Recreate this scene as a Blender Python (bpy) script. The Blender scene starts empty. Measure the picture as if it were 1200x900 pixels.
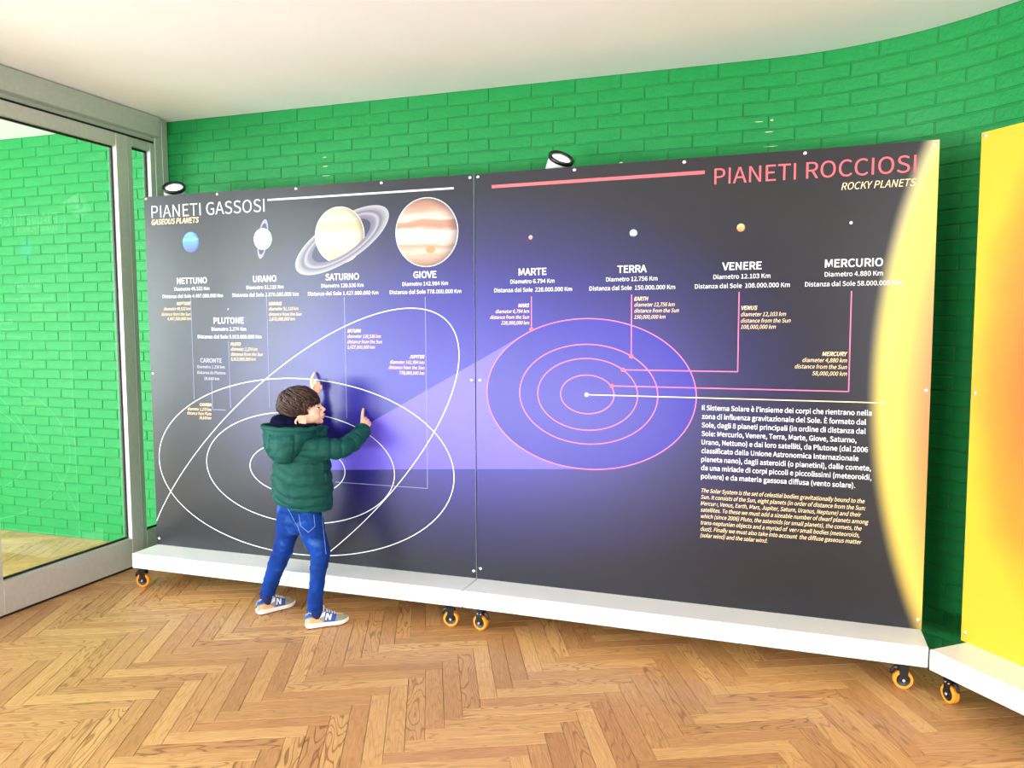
import bpy, bmesh, math, random
from mathutils import Vector, Matrix, noise
from mathutils.bvhtree import BVHTree

S = bpy.context.scene
COL = S.collection
PI = math.pi
random.seed(7)

# ------------------------------------------------------------------ camera
cam_d = bpy.data.cameras.new('camera')
cam = bpy.data.objects.new('camera', cam_d)
COL.objects.link(cam)
cam_d.sensor_fit = 'HORIZONTAL'
cam_d.sensor_width = 36.0
cam_d.lens = 915.4656 / 1200 * 36.0
cam_d.clip_start = 0.05
cam_d.clip_end = 200
YAW, PITCH, ROLL = 0.3239, -0.0765, -0.0037
fw = Vector((-math.sin(YAW) * math.cos(PITCH), math.cos(YAW) * math.cos(PITCH), math.sin(PITCH)))
rt0 = Vector((math.cos(YAW), math.sin(YAW), 0))
up0 = rt0.cross(fw)
rt = rt0 * math.cos(ROLL) + up0 * math.sin(ROLL)
up = up0 * math.cos(ROLL) - rt0 * math.sin(ROLL)
M = Matrix((rt, up, -fw)).transposed().to_4x4()
M.translation = Vector((1.3938, -3.5889, 1.4705))
cam.matrix_world = M
S.camera = cam

# ------------------------------------------------------------------ world, daylight, exposure
W = bpy.data.worlds.new('world')
S.world = W
W.use_nodes = True
nt = W.node_tree
nt.nodes.clear()
wo = nt.nodes.new('ShaderNodeOutputWorld')
bg = nt.nodes.new('ShaderNodeBackground')
tc = nt.nodes.new('ShaderNodeTexCoord')
sp = nt.nodes.new('ShaderNodeSeparateXYZ')
cr = nt.nodes.new('ShaderNodeValToRGB')
cr.color_ramp.elements[0].position = 0.47
cr.color_ramp.elements[0].color = (0.42, 0.42, 0.40, 1)
cr.color_ramp.elements[1].position = 0.53
cr.color_ramp.elements[1].color = (0.93, 0.97, 1.0, 1)
e = cr.color_ramp.elements.new(1.0)
e.color = (0.62, 0.78, 1.0, 1)
mp = nt.nodes.new('ShaderNodeMapRange')
mp.inputs['From Min'].default_value = -1
nt.links.new(tc.outputs['Generated'], sp.inputs[0])
nt.links.new(sp.outputs['Z'], mp.inputs['Value'])
nt.links.new(mp.outputs[0], cr.inputs[0])
nt.links.new(cr.outputs[0], bg.inputs[0])
bg.inputs[1].default_value = 1.6
nt.links.new(bg.outputs[0], wo.inputs[0])


def area(name, loc, rot, sx, sy, power, color):
    d = bpy.data.lights.new(name, 'AREA')
    d.shape = 'RECTANGLE'
    d.size, d.size_y, d.energy, d.color = sx, sy, power, color
    o = bpy.data.objects.new(name, d)
    COL.objects.link(o)
    o.location = loc
    o.rotation_euler = rot
    return o


# daylight entering through the glazed front behind the camera and the glazed side of the next room, plus two added fills
area('daylight_front', (-5.35, -6.85, 1.45), (PI / 2, 0, 0), 2.0, 2.3, 440, (0.95, 0.975, 1.0))
area('added_fill_right', (4.4, -6.85, 1.45), (PI / 2, 0, 0), 2.8, 2.3, 300, (0.95, 0.975, 1.0))  # added fill from the right, lifts the partition frames
area('daylight_side', (-6.3, -4.4, 1.5), (PI / 2, 0, -PI / 2), 4.6, 2.2, 500, (0.88, 0.95, 1.0))
area('ceiling_fill', (-3.2, -6.8, 0.35), (PI / 2 + 0.75, 0, 0), 6.0, 0.5, 620, (0.97, 0.98, 1.0))  # added upward fill that brightens the ceiling

vs = S.view_settings
vs.view_transform = 'Standard'
vs.look = 'None'
vs.gamma = 1.0
vs.use_curve_mapping = False
vs.exposure = 0.0
S.display_settings.display_device = 'sRGB'


# ------------------------------------------------------------------ helpers
def lin(c):
    return tuple(((v / 255) / 12.92 if v / 255 <= 0.04045 else ((v / 255 + 0.055) / 1.055) ** 2.4) for v in c[:3])


def mat(name, rgb, rough=0.6, metal=0.0, scale=30.0, var=0.06, bump=0.0, bscale=None, emit=0.0, spec=0.5, coat=0.0):
    """procedural surface: base colour broken up by noise, optional relief"""
    m = bpy.data.materials.new(name)
    m.use_nodes = True
    n = m.node_tree
    b = n.nodes['Principled BSDF']
    c = lin(rgb)
    t = n.nodes.new('ShaderNodeTexCoord')
    z = n.nodes.new('ShaderNodeTexNoise')
    z.inputs['Scale'].default_value = scale
    z.inputs['Detail'].default_value = 3
    n.links.new(t.outputs['Object'], z.inputs['Vector'])
    r = n.nodes.new('ShaderNodeValToRGB')
    r.color_ramp.elements[0].position = 0.3
    r.color_ramp.elements[1].position = 0.7
    r.color_ramp.elements[0].color = (*[max(0, v * (1 - var)) for v in c], 1)
    r.color_ramp.elements[1].color = (*[min(1, v * (1 + var)) for v in c], 1)
    n.links.new(z.outputs['Fac'], r.inputs[0])
    n.links.new(r.outputs[0], b.inputs['Base Color'])
    b.inputs['Roughness'].default_value = rough
    b.inputs['Metallic'].default_value = metal
    b.inputs['Specular IOR Level'].default_value = spec
    b.inputs['Coat Weight'].default_value = coat
    if bump:
        bp = n.nodes.new('ShaderNodeBump')
        z2 = n.nodes.new('ShaderNodeTexNoise')
        z2.inputs['Scale'].default_value = bscale or scale
        z2.inputs['Detail'].default_value = 4
        n.links.new(t.outputs['Object'], z2.inputs['Vector'])
        n.links.new(z2.outputs['Fac'], bp.inputs['Height'])
        bp.inputs['Strength'].default_value = bump
        bp.inputs['Distance'].default_value = 0.01
        n.links.new(bp.outputs[0], b.inputs['Normal'])
    if emit:
        n.links.new(r.outputs[0], b.inputs['Emission Color'])
        b.inputs['Emission Strength'].default_value = emit
    return m


def link(name, me, m=None, parent=None, smooth=False):
    o = bpy.data.objects.new(name, me)
    COL.objects.link(o)
    if m is not None and not me.materials:
        me.materials.append(m)
    if parent is not None:
        o.parent = parent
    if smooth:
        me.shade_smooth()
    return o


def obj(name, bm, m=None, parent=None, smooth=False, fix=True):
    me = bpy.data.meshes.new(name)
    if fix:
        bmesh.ops.recalc_face_normals(bm, faces=bm.faces)
    bm.to_mesh(me)
    bm.free()
    return link(name, me, m, parent, smooth)


def empty(name, loc=(0, 0, 0), rz=0.0, parent=None):
    o = bpy.data.objects.new(name, None)
    COL.objects.link(o)
    o.location = loc
    o.rotation_euler = (0, 0, rz)
    o.empty_display_size = 0.1
    if parent:
        o.parent = parent
    return o


def tag(o, label=None, cat=None, group=None, kind=None):
    for k, v in (('label', label), ('category', cat), ('group', group), ('kind', kind)):
        if v:
            o[k] = v
    return o


def box(bm, x0, x1, y0, y1, z0, z1, bev=0.0, seg=1):
    r = bmesh.ops.create_cube(bm, size=1, matrix=Matrix.Translation(((x0 + x1) / 2, (y0 + y1) / 2, (z0 + z1) / 2)) @ Matrix.Diagonal((abs(x1 - x0), abs(y1 - y0), abs(z1 - z0), 1)))
    if bev:
        es = list({e for v in r['verts'] for e in v.link_edges})
        bmesh.ops.bevel(bm, geom=es, offset=bev, segments=seg, affect='EDGES', profile=0.5)
    return bm


def boxes(*bs, bev=0.0):
    bm = bmesh.new()
    for b in bs:
        box(bm, *b, bev=bev)
    return bm


def frame_dirs(t):
    t = t.normalized()
    a = Vector((0, 0, 1)) if abs(t.z) < 0.9 else Vector((0, 1, 0))
    u = t.cross(a).normalized()
    return u, t.cross(u).normalized()


def tube(bm, pts, rad, seg=10, closed=False, caps=True, flat=None):
    """swept tube through pts; rad is a number or list; flat=(fu, fv) scales the section"""
    pts = [Vector(p) for p in pts]
    n = len(pts)
    rr = rad if isinstance(rad, (list, tuple)) else [rad] * n
    rings = []
    u = v = None
    for i, p in enumerate(pts):
        if closed:
            t = pts[(i + 1) % n] - pts[i - 1]
        else:
            t = pts[min(i + 1, n - 1)] - pts[max(i - 1, 0)]
        t.normalize()
        if u is None:
            u, v = frame_dirs(t)
        else:
            u = (u - t * u.dot(t)).normalized()
            v = t.cross(u)
        fu, fv = flat or (1, 1)
        rings.append([bm.verts.new(p + (u * math.cos(2 * PI * k / seg) * fu + v * math.sin(2 * PI * k / seg) * fv) * rr[i]) for k in range(seg)])
    m = n if closed else n - 1
    for i in range(m):
        a, b = rings[i], rings[(i + 1) % n]
        for k in range(seg):
            bm.faces.new((a[k], a[(k + 1) % seg], b[(k + 1) % seg], b[k]))
    if caps and not closed:
        bm.faces.new(rings[0][::-1])
        bm.faces.new(rings[-1])
    return bm


def lathe(bm, prof, mtx=Matrix(), seg=24):
    """profile [(r, z)] turned about local z"""
    rings = []
    for r, z in prof:
        if r < 1e-6:
            rings.append([bm.verts.new(mtx @ Vector((0, 0, z)))])
        else:
            rings.append([bm.verts.new(mtx @ Vector((r * math.cos(2 * PI * k / seg), r * math.sin(2 * PI * k / seg), z))) for k in range(seg)])
    for a, b in zip(rings, rings[1:]):
        for k in range(seg):
            q = [a[k % len(a)], a[(k + 1) % len(a)], b[(k + 1) % len(b)], b[k % len(b)]]
            q2 = []
            for w in q:
                if w not in q2:
                    q2.append(w)
            if len(q2) > 2:
                bm.faces.new(q2)
    return bm


def ball(bm, c, r, rot=None, seg=20, rings=12):
    if not isinstance(r, (tuple, list)):
        r = (r, r, r)
    m_ = Matrix.Translation(c) @ (rot.to_matrix().to_4x4() if rot else Matrix()) @ Matrix.Diagonal((*r, 1))
    bmesh.ops.create_uvsphere(bm, u_segments=seg, v_segments=rings, radius=1, matrix=m_)
    return bm


def caps(bm, pts, rad, seg=14):
    """rounded tapering limb: tube plus a ball at every joint"""
    rr = rad if isinstance(rad, (list, tuple)) else [rad] * len(pts)
    tube(bm, pts, list(rr), seg)
    for p, r in zip(pts, rr):
        ball(bm, p, r, seg=14, rings=8)
    return bm


def loft(bm, rings):
    """closed loft through rings of equal vertex count"""
    vs_ = [[bm.verts.new(p) for p in r] for r in rings]
    n = len(vs_[0])
    for a, b in zip(vs_, vs_[1:]):
        for k in range(n):
            bm.faces.new((a[k], a[(k + 1) % n], b[(k + 1) % n], b[k]))
    bm.faces.new(vs_[0][::-1])
    bm.faces.new(vs_[-1])
    return bm


def fuse(name, bm, voxel, m, parent, smooth=2, fn=None):
    """merge overlapping closed shapes into ONE continuous surface"""
    me = bpy.data.meshes.new(name)
    bm.to_mesh(me)
    bm.free()
    o = bpy.data.objects.new(name, me)
    COL.objects.link(o)
    r = o.modifiers.new('r', 'REMESH')
    r.mode = 'VOXEL'
    r.voxel_size = voxel
    if smooth:
        s = o.modifiers.new('s', 'SMOOTH')
        s.iterations = smooth
        s.factor = 0.5
    dg = bpy.context.evaluated_depsgraph_get()
    me2 = bpy.data.meshes.new_from_object(o.evaluated_get(dg))
    bpy.data.objects.remove(o)
    bpy.data.meshes.remove(me)
    me2.name = name
    if fn:
        nn = [v.normal.copy() for v in me2.vertices]
        for v, q in zip(me2.vertices, nn):
            v.co = fn(v.co.copy(), q)
        me2.update()
    me2.materials.clear()
    return link(name, me2, m, parent, smooth=True)


# ------------------------------------------------------------------ materials
GREEN = mat('green_brick_paint', (13, 129, 60), 0.5, scale=9, var=0.10, bump=0.25, bscale=60, spec=0.3)
GREEN_J = mat('green_paint_joint_shade', (16, 116, 54), 0.6, scale=12, var=0.12)  # same green paint, darkened for the shade in the recessed joints
PLASTER = mat('ceiling_plaster', (238, 241, 244), 0.9, scale=3, var=0.015)
DARKW = mat('grey_wall_paint', (120, 116, 112), 0.8, scale=3, var=0.03)
WHITE_W = mat('white_wall_paint', (232, 230, 224), 0.85, scale=3, var=0.02)
ALU = mat('brushed_aluminium', (200, 200, 196), 0.42, metal=0.4, scale=40, var=0.04)
ALU_D = mat('grey_green_anodised_aluminium', (186, 194, 186), 0.45, metal=0.45, scale=40, var=0.04)  # grey-green finish of the header, posts and side light
GASKET_GAP = mat('black_gasket_and_gap_shade', (14, 15, 16), 0.6)  # real gaskets, and the painted dark of the door gaps
BASEW = mat('white_lacquer', (240, 243, 246), 0.35, scale=5, var=0.01)
EDGEW = mat('white_sheet_edge', (225, 226, 228), 0.5)
STEEL = mat('bright_screw_steel', (225, 226, 230), 0.25, metal=0.8, scale=60)
BLACKM = mat('black_painted_metal', (24, 25, 28), 0.35, metal=0.3, scale=50)
BLACKP = mat('black_plastic_hub', (20, 21, 24), 0.4)
TYRE = mat('orange_polyurethane', (240, 150, 44), 0.35, scale=20, var=0.08)
CONCRETE = mat('outdoor_paving', (150, 148, 142), 0.9, scale=2, var=0.08)


def glass_mat(name, tint, strength=1.0):
    m = bpy.data.materials.new(name)
    m.use_nodes = True
    n = m.node_tree
    n.nodes.clear()
    o = n.nodes.new('ShaderNodeOutputMaterial')
    mx = n.nodes.new('ShaderNodeMixShader')
    tr = n.nodes.new('ShaderNodeBsdfTransparent')
    gl = n.nodes.new('ShaderNodeBsdfGlossy')
    fr = n.nodes.new('ShaderNodeFresnel')
    mu = n.nodes.new('ShaderNodeMath')
    nz = n.nodes.new('ShaderNodeTexNoise')
    nz.inputs['Scale'].default_value = 2.0
    rr = n.nodes.new('ShaderNodeMapRange')
    rr.inputs['To Min'].default_value = 0.0
    rr.inputs['To Max'].default_value = 0.02
    mu.operation = 'MULTIPLY'
    mu.inputs[1].default_value = strength
    fr.inputs['IOR'].default_value = 1.5
    tr.inputs[0].default_value = (*tint, 1)
    n.links.new(nz.outputs[0], rr.inputs[0])
    n.links.new(rr.outputs[0], gl.inputs['Roughness'])
    n.links.new(fr.outputs[0], mu.inputs[0])
    ge = n.nodes.new('ShaderNodeNewGeometry')      # reflect once, on the face the ray enters by
    iv = n.nodes.new('ShaderNodeMath')
    iv.operation = 'SUBTRACT'
    iv.inputs[0].default_value = 1.0
    m3 = n.nodes.new('ShaderNodeMath')
    m3.operation = 'MULTIPLY'
    n.links.new(ge.outputs['Backfacing'], iv.inputs[1])
    n.links.new(mu.outputs[0], m3.inputs[0])
    n.links.new(iv.outputs[0], m3.inputs[1])
    n.links.new(m3.outputs[0], mx.inputs[0])
    n.links.new(tr.outputs[0], mx.inputs[1])
    n.links.new(gl.outputs[0], mx.inputs[2])
    n.links.new(mx.outputs[0], o.inputs[0])
    return m


GLASS = glass_mat('clear_pane_glass', (0.93, 0.975, 0.96), 1.9)


def wood_mat():
    m = bpy.data.materials.new('oak_parquet')
    m.use_nodes = True
    n = m.node_tree
    N = n.nodes.new
    Lk = n.links.new
    b = n.nodes['Principled BSDF']
    uv = N('ShaderNodeUVMap')
    oi = N('ShaderNodeObjectInfo')
    ge = N('ShaderNodeNewGeometry')
    ad = N('ShaderNodeMath'); ad.operation = 'ADD'
    fc = N('ShaderNodeMath'); fc.operation = 'FRACT'
    Lk(oi.outputs['Random'], ad.inputs[0])
    Lk(ge.outputs['Random Per Island'], ad.inputs[1])
    Lk(ad.outputs[0], fc.inputs[0])
    rnd = fc.outputs[0]
    of = N('ShaderNodeCombineXYZ')
    m1 = N('ShaderNodeMath'); m1.operation = 'MULTIPLY'; m1.inputs[1].default_value = 37.0
    Lk(rnd, m1.inputs[0])
    for i in range(3):
        Lk(m1.outputs[0], of.inputs[i])
    va = N('ShaderNodeVectorMath'); va.operation = 'ADD'
    Lk(uv.outputs[0], va.inputs[0]); Lk(of.outputs[0], va.inputs[1])
    # broad growth rings, stretched along the plank
    v1 = N('ShaderNodeVectorMath'); v1.operation = 'MULTIPLY'; v1.inputs[1].default_value = (2.2, 13.0, 1.0)
    Lk(va.outputs[0], v1.inputs[0])
    n1 = N('ShaderNodeTexNoise'); n1.inputs['Scale'].default_value = 1.0; n1.inputs['Detail'].default_value = 1.5
    Lk(v1.outputs[0], n1.inputs['Vector'])
    k = N('ShaderNodeMath'); k.operation = 'MULTIPLY'; k.inputs[1].default_value = 85.0
    Lk(n1.outputs['Fac'], k.inputs[0])
    sn = N('ShaderNodeMath'); sn.operation = 'SINE'
    Lk(k.outputs[0], sn.inputs[0])
    rg = N('ShaderNodeValToRGB')
    rg.color_ramp.elements[0].position = 0.55; rg.color_ramp.elements[0].color = (0, 0, 0, 1)
    rg.color_ramp.elements[1].position = 1.0; rg.color_ramp.elements[1].color = (1, 1, 1, 1)
    Lk(sn.outputs[0], rg.inputs[0])
    # fine pores
    v2 = N('ShaderNodeVectorMath'); v2.operation = 'MULTIPLY'; v2.inputs[1].default_value = (14.0, 260.0, 1.0)
    Lk(va.outputs[0], v2.inputs[0])
    n2 = N('ShaderNodeTexNoise'); n2.inputs['Scale'].default_value = 1.0; n2.inputs['Detail'].default_value = 2
    Lk(v2.outputs[0], n2.inputs['Vector'])
    # tone per plank
    tn = N('ShaderNodeValToRGB')
    el = tn.color_ramp.elements
    el[0].position = 0.0; el[0].color = (*lin((178, 130, 82)), 1)
    el[1].position = 1.0; el[1].color = (*lin((210, 164, 108)), 1)
    for p, c in ((0.25, (198, 150, 98)), (0.5, (186, 136, 88)), (0.75, (204, 158, 102))):
        q = el.new(p); q.color = (*lin(c), 1)
    Lk(rnd, tn.inputs[0])
    x1 = N('ShaderNodeMixRGB'); x1.blend_type = 'MULTIPLY'
    x1.inputs['Color2'].default_value = (0.50, 0.38, 0.30, 1)
    # the strength of the rings differs from plank to plank
    st = N('ShaderNodeMath'); st.operation = 'MULTIPLY'
    rs = N('ShaderNodeMath'); rs.operation = 'MULTIPLY'; rs.inputs[1].default_value = 7.31
    rf = N('ShaderNodeMath'); rf.operation = 'FRACT'
    rp = N('ShaderNodeMath'); rp.operation = 'POWER'; rp.inputs[1].default_value = 1.6
    rm = N('ShaderNodeMapRange'); rm.inputs['To Min'].default_value = 0.2; rm.inputs['To Max'].default_value = 1.0
    Lk(rnd, rs.inputs[0]); Lk(rs.outputs[0], rf.inputs[0]); Lk(rf.outputs[0], rp.inputs[0]); Lk(rp.outputs[0], rm.inputs[0])
    Lk(rg.outputs[0], st.inputs[0]); Lk(rm.outputs[0], st.inputs[1])
    Lk(st.outputs[0], x1.inputs[0]); Lk(tn.outputs[0], x1.inputs['Color1'])
    x2 = N('ShaderNodeMixRGB'); x2.blend_type = 'OVERLAY'; x2.inputs[0].default_value = 0.45
    Lk(x1.outputs[0], x2.inputs['Color1']); Lk(n2.outputs['Fac'], x2.inputs['Color2'])
    Lk(x2.outputs[0], b.inputs['Base Color'])
    b.inputs['Roughness'].default_value = 0.38
    b.inputs['Specular IOR Level'].default_value = 0.4
    bp = N('ShaderNodeBump'); bp.inputs['Strength'].default_value = 0.12; bp.inputs['Distance'].default_value = 0.002
    Lk(n2.outputs['Fac'], bp.inputs['Height']); Lk(bp.outputs[0], b.inputs['Normal'])
    return m


OAK = wood_mat()
SUBFLOOR = mat('dark_joint_floor', (92, 62, 38), 0.8)

# ------------------------------------------------------------------ setting
HC = 2.75
XP = -2.265          # room side of the glazed partition


def struct(name, bm, m, parent=None, smooth=False):
    o = obj(name, bm, m, parent, smooth)
    if parent is None:
        o['kind'] = 'structure'
    return o


floor = struct('floor', boxes((-6.4, 6.0, -7.0, 0.9, -0.12, -0.008)), SUBFLOOR)
struct('ceiling', boxes((-6.6, 6.2, -7.2, 1.2, HC, HC + 0.2)), PLASTER)
struct('ground', boxes((-30, 30, -40, 12, -0.4, -0.14)), CONCRETE)

# herringbone planks 0.498 x 0.071, columns running at 69.5 degrees
PL, PW = 0.498, 0.0707
AU = math.radians(24.5)
eu = Vector((math.cos(AU), math.sin(AU), 0))
ev = Vector((-math.sin(AU), math.cos(AU), 0))
A0, B0 = 0.168, -0.661


def plank_geo(bm, uvl, c, d, w, top=0.0):
    """a plank centred on c, running along d: chamfered top with shallow sides"""
    g = 0.0006
    ch = 0.0012
    hl, hw = PL / 2 - g, PW / 2 - g
    lo = [Vector(c) + d * (sx * hl) + w * (sy * hw) + Vector((0, 0, -0.008)) for sx, sy in ((-1, -1), (1, -1), (1, 1), (-1, 1))]
    mi = [Vector(c) + d * (sx * hl) + w * (sy * hw) + Vector((0, 0, top - ch)) for sx, sy in ((-1, -1), (1, -1), (1, 1), (-1, 1))]
    hi = [Vector(c) + d * (sx * (hl - ch)) + w * (sy * (hw - ch)) + Vector((0, 0, top)) for sx, sy in ((-1, -1), (1, -1), (1, 1), (-1, 1))]
    L = [[bm.verts.new(p) for p in r] for r in (lo, mi, hi)]
    fs = [bm.faces.new(L[2])]
    for a, b_ in ((0, 1), (1, 2)):
        for k in range(4):
            fs.append(bm.faces.new((L[a][k], L[a][(k + 1) % 4], L[b_][(k + 1) % 4], L[b_][k])))
    c = Vector(c)
    for f in fs:
        for lp in f.loops:
            q = lp.vert.co - c
            lp[uvl].uv = (q.dot(d) + 0.3, q.dot(w) + 0.3)


pb = bmesh.new()
plank_geo(pb, pb.loops.layers.uv.new('UVMap'), (0, 0, 0), Vector((1, 0, 0)), Vector((0, 1, 0)))
plank_me = bpy.data.meshes.new('plank')
pb.to_mesh(plank_me)
pb.free()
plank_me.materials.append(OAK)
sites = []
for j in range(-14, 15):
    for k in range(-90, 90):
        u0, v0 = A0 + j * PL + k * PW, B0 - j * PL + k * PW
        for (uc, vc, d, ang) in ((u0 + PW / 2, v0 + PL / 2, ev, AU + PI / 2), (u0 + PW + PL / 2, v0 + PW / 2, eu, AU)):
            c = eu * uc + ev * vc
            if -6.2 < c.x < 5.8 and -6.8 < c.y < 0.75:
                sites.append((c, d, ang))


def in_view(c):
    q = M.inverted() @ c
    if q.z > -0.3:
        return None
    x, y = 915.5 * q.x / -q.z, 915.5 * q.y / -q.z
    return (abs(x) < 640 and abs(y) < 480), -q.z


vis = []
rest = []
for s_ in sites:
    c = s_[0]
    r = in_view(c)
    if r and r[0] and c.x > XP - 0.1 and c.y < 0.25 and not (c.y > -0.02 and c.x < 2.1):
        vis.append((r[1], s_))
    else:
        rest.append(s_)
vis.sort(key=lambda t: t[0])
rest += [s_ for _, s_ in vis[300:]]
for _, (c, d, ang) in vis[:300]:
    o = link('plank', plank_me, parent=floor)
    o.location = (c.x, c.y, random.uniform(-0.0004, 0.0004))
    o.rotation_euler = (random.uniform(-.001, .001), 0, ang + (PI if random.random() < .5 else 0))
pb = bmesh.new()
uvl = pb.loops.layers.uv.new('UVMap')
for c, d, ang in rest:
    w = Vector((-d.y, d.x, 0))
    if random.random() < .5:
        d, w = -d, -w
    plank_geo(pb, uvl, (c.x, c.y, 0), d, w, random.uniform(-0.0003, 0.0003))
o = obj('plank_field', pb, OAK, floor)
o['kind'] = 'stuff'

# back wall: straight, then bending towards the viewer on a radius, then straight again
RW, XW, YW = 1.33, 1.35, 0.50
TH = math.radians(51)


def wall_at(s):
    """s = distance along the wall; returns point, tangent angle (negative = turning to the viewer)"""
    if s <= XW:
        return Vector((s, YW, 0)), 0.0
    t = (s - XW) / RW
    if t <= TH:
        return Vector((XW + RW * math.sin(t), YW - RW * (1 - math.cos(t)), 0)), -t
    p = Vector((XW + RW * math.sin(TH), YW - RW * (1 - math.cos(TH)), 0))
    r = (s - XW) - RW * TH
    return p + Vector((math.cos(TH), -math.sin(TH), 0)) * r, -TH


def wall_mesh(s0, s1, step=0.05):
    bm = bmesh.new()
    n = max(2, int((s1 - s0) / step))
    prev = None
    for i in range(n + 1):
        p, a = wall_at(s0 + (s1 - s0) * i / n)
        nrm = Vector((math.sin(a), -math.cos(a), 0)) * -1
        f0, b0 = p + nrm * 0.0042, p + nrm * 0.16
        cur = [bm.verts.new((f0.x, f0.y, -0.02)), bm.verts.new((f0.x, f0.y, HC)), bm.verts.new((b0.x, b0.y, HC)), bm.verts.new((b0.x, b0.y, -0.02))]
        if prev:
            for k in range(4):
                bm.faces.new((prev[k], prev[(k + 1) % 4], cur[(k + 1) % 4], cur[k]))
        else:
            bm.faces.new(cur)
        prev = cur
    bm.faces.new(prev)
    return bm


BP, BH, JT = 0.2420, 0.0655, 0.0052
wall_back = struct('wall_back', wall_mesh(XP - 0.03, 5.2), GREEN_J)
wall_side_room = struct('wall_back_left', wall_mesh(-6.4, XP - 0.031), GREEN_J)


def brick_geo(bm, l, h, jit, curved=False):
    """brick face on local x (length) and z (height), front towards -y, softened edges; curved bricks follow the wall's radius"""
    c = 0.0035
    n = 4 if curved else 1

    def q(x, y, z):
        return bm.verts.new((x, y - (x * x / (2 * RW) if curved else 0), z))

    def row(x0, x1, y, z, ys=None):
        return [q(x0 + (x1 - x0) * i / n, (y if ys is None else ys[0] + (ys[1] - ys[0]) * i / n), z) for i in range(n + 1)]

    def loop(dx, y, j=None):
        lo = row(-l / 2 + dx, l / 2 - dx, y, -h / 2 + dx, j and j[:2])
        hi = row(-l / 2 + dx, l / 2 - dx, y, h / 2 - dx, j and (j[3], j[2]))
        return lo, hi
    j = [random.uniform(-jit, jit) for _ in range(4)]
    back, mid, fr = loop(0, 0.008), loop(0, c * .7), loop(c, 0, j)
    for i in range(n):
        bm.faces.new((fr[0][i], fr[0][i + 1], fr[1][i + 1], fr[1][i]))
    for A_, B_ in ((back, mid), (mid, fr)):
        for k in (0, 1):
            for i in range(n):
                bm.faces.new((A_[k][i], A_[k][i + 1], B_[k][i + 1], B_[k][i]))
        for e_ in (0, -1):
            bm.faces.new((A_[0][e_], A_[1][e_], B_[1][e_], B_[0][e_]))


def brick_meshes(curved):
    r = []
    for _ in range(8):
        bm = bmesh.new()
        brick_geo(bm, BP - JT, BH - JT, 0.0010, curved)
        me = bpy.data.meshes.new('brick')
        bmesh.ops.recalc_face_normals(bm, faces=bm.faces)
        bm.normal_update()
        if sum(f.normal.y * f.calc_area() for f in bm.faces) > 0:
            bmesh.ops.reverse_faces(bm, faces=bm.faces)
        bm.to_mesh(me)
        bm.free()
        me.materials.append(GREEN)
        r.append(me)
    return r


brick_var = brick_meshes(False)
brick_arc = brick_meshes(True)


def on_arc(c):
    return c[1] > XW + .02 and c[0] < XW + RW * TH


def lay_bricks(wall, s0, s1, visible):
    """courses from the ceiling down; the visible bricks single, the rest one part"""
    cand = []
    joints = -0.589
    for r in range(43):
        zt = 2.7425 - BH * (r - 0) if r else HC + 0.0
        zb_ = 2.677 - BH * r
        zt = HC if r == 0 else 2.677 - BH * (r - 1)
        if zb_ < 0.0:
            zb_ = 0.0
        if zt - zb_ < 0.03:
            continue
        off = 0.0 if r % 2 == 0 else BP / 2
        k0 = int((s0 - joints) / BP) - 2
        s = joints + off + k0 * BP
        while s < s1:
            a, b_ = max(s, s0), min(s + BP, s1)
            if b_ - a > 0.04:
                cand.append((a, b_, zb_, zt, r))
            s += BP
    single, merged = [], []
    for c in cand:
        p, a = wall_at((c[0] + c[1]) / 2)
        full = abs(c[1] - c[0] - BP) < 1e-4
        v = visible(p, (c[2] + c[3]) / 2)
        (single if v else merged).append((v or 0, c, p, a))
    single.sort(key=lambda t: -t[0])
    merged += single[300:]
    for v, c, p, a in single[:300]:
        o = link('brick', random.choice(brick_arc if on_arc(c) else brick_var), parent=wall)
        o.location = (p.x, p.y, (c[2] + c[3]) / 2)
        o.rotation_euler = (random.uniform(-.006, .006), 0, a + random.uniform(-.002, .002))
        o.scale = ((c[1] - c[0] - JT) / (BP - JT), 1, (c[3] - c[2] - JT) / (BH - JT))
    bm = bmesh.new()
    for v, c, p, a in merged:
        t = bmesh.new()
        brick_geo(t, c[1] - c[0] - JT, c[3] - c[2] - JT, 0.0010, on_arc(c))
        t.transform(Matrix.Translation((p.x, p.y, (c[2] + c[3]) / 2)) @ Matrix.Rotation(a, 4, 'Z'))
        tm = bpy.data.meshes.new('t')
        t.to_mesh(tm)
        t.free()
        bm.from_mesh(tm)
        bpy.data.meshes.remove(tm)
    if merged:
        o = obj('brick_courses', bm, GREEN, wall)
        o['kind'] = 'stuff'


def vis_main(p, z):
    r = in_view(Vector((p.x, p.y, z)))
    if not r or not r[0]:
        return 0
    if z > 2.03 and p.x < 2.45:
        return 2 + z
    if 2.0 < p.x < 2.45:
        return 1.5
    if p.x < -2.0 and z > 0.15:
        return 1
    return 0


def vis_side(p, z):
    r = in_view(Vector((p.x, p.y, z)))
    if not r or not r[0]:
        return 0
    return 5 + p.x


lay_bricks(wall_back, XP - 0.03, 4.9, vis_main)
lay_bricks(wall_side_room, -6.3, XP - 0.031, vis_side)
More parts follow.
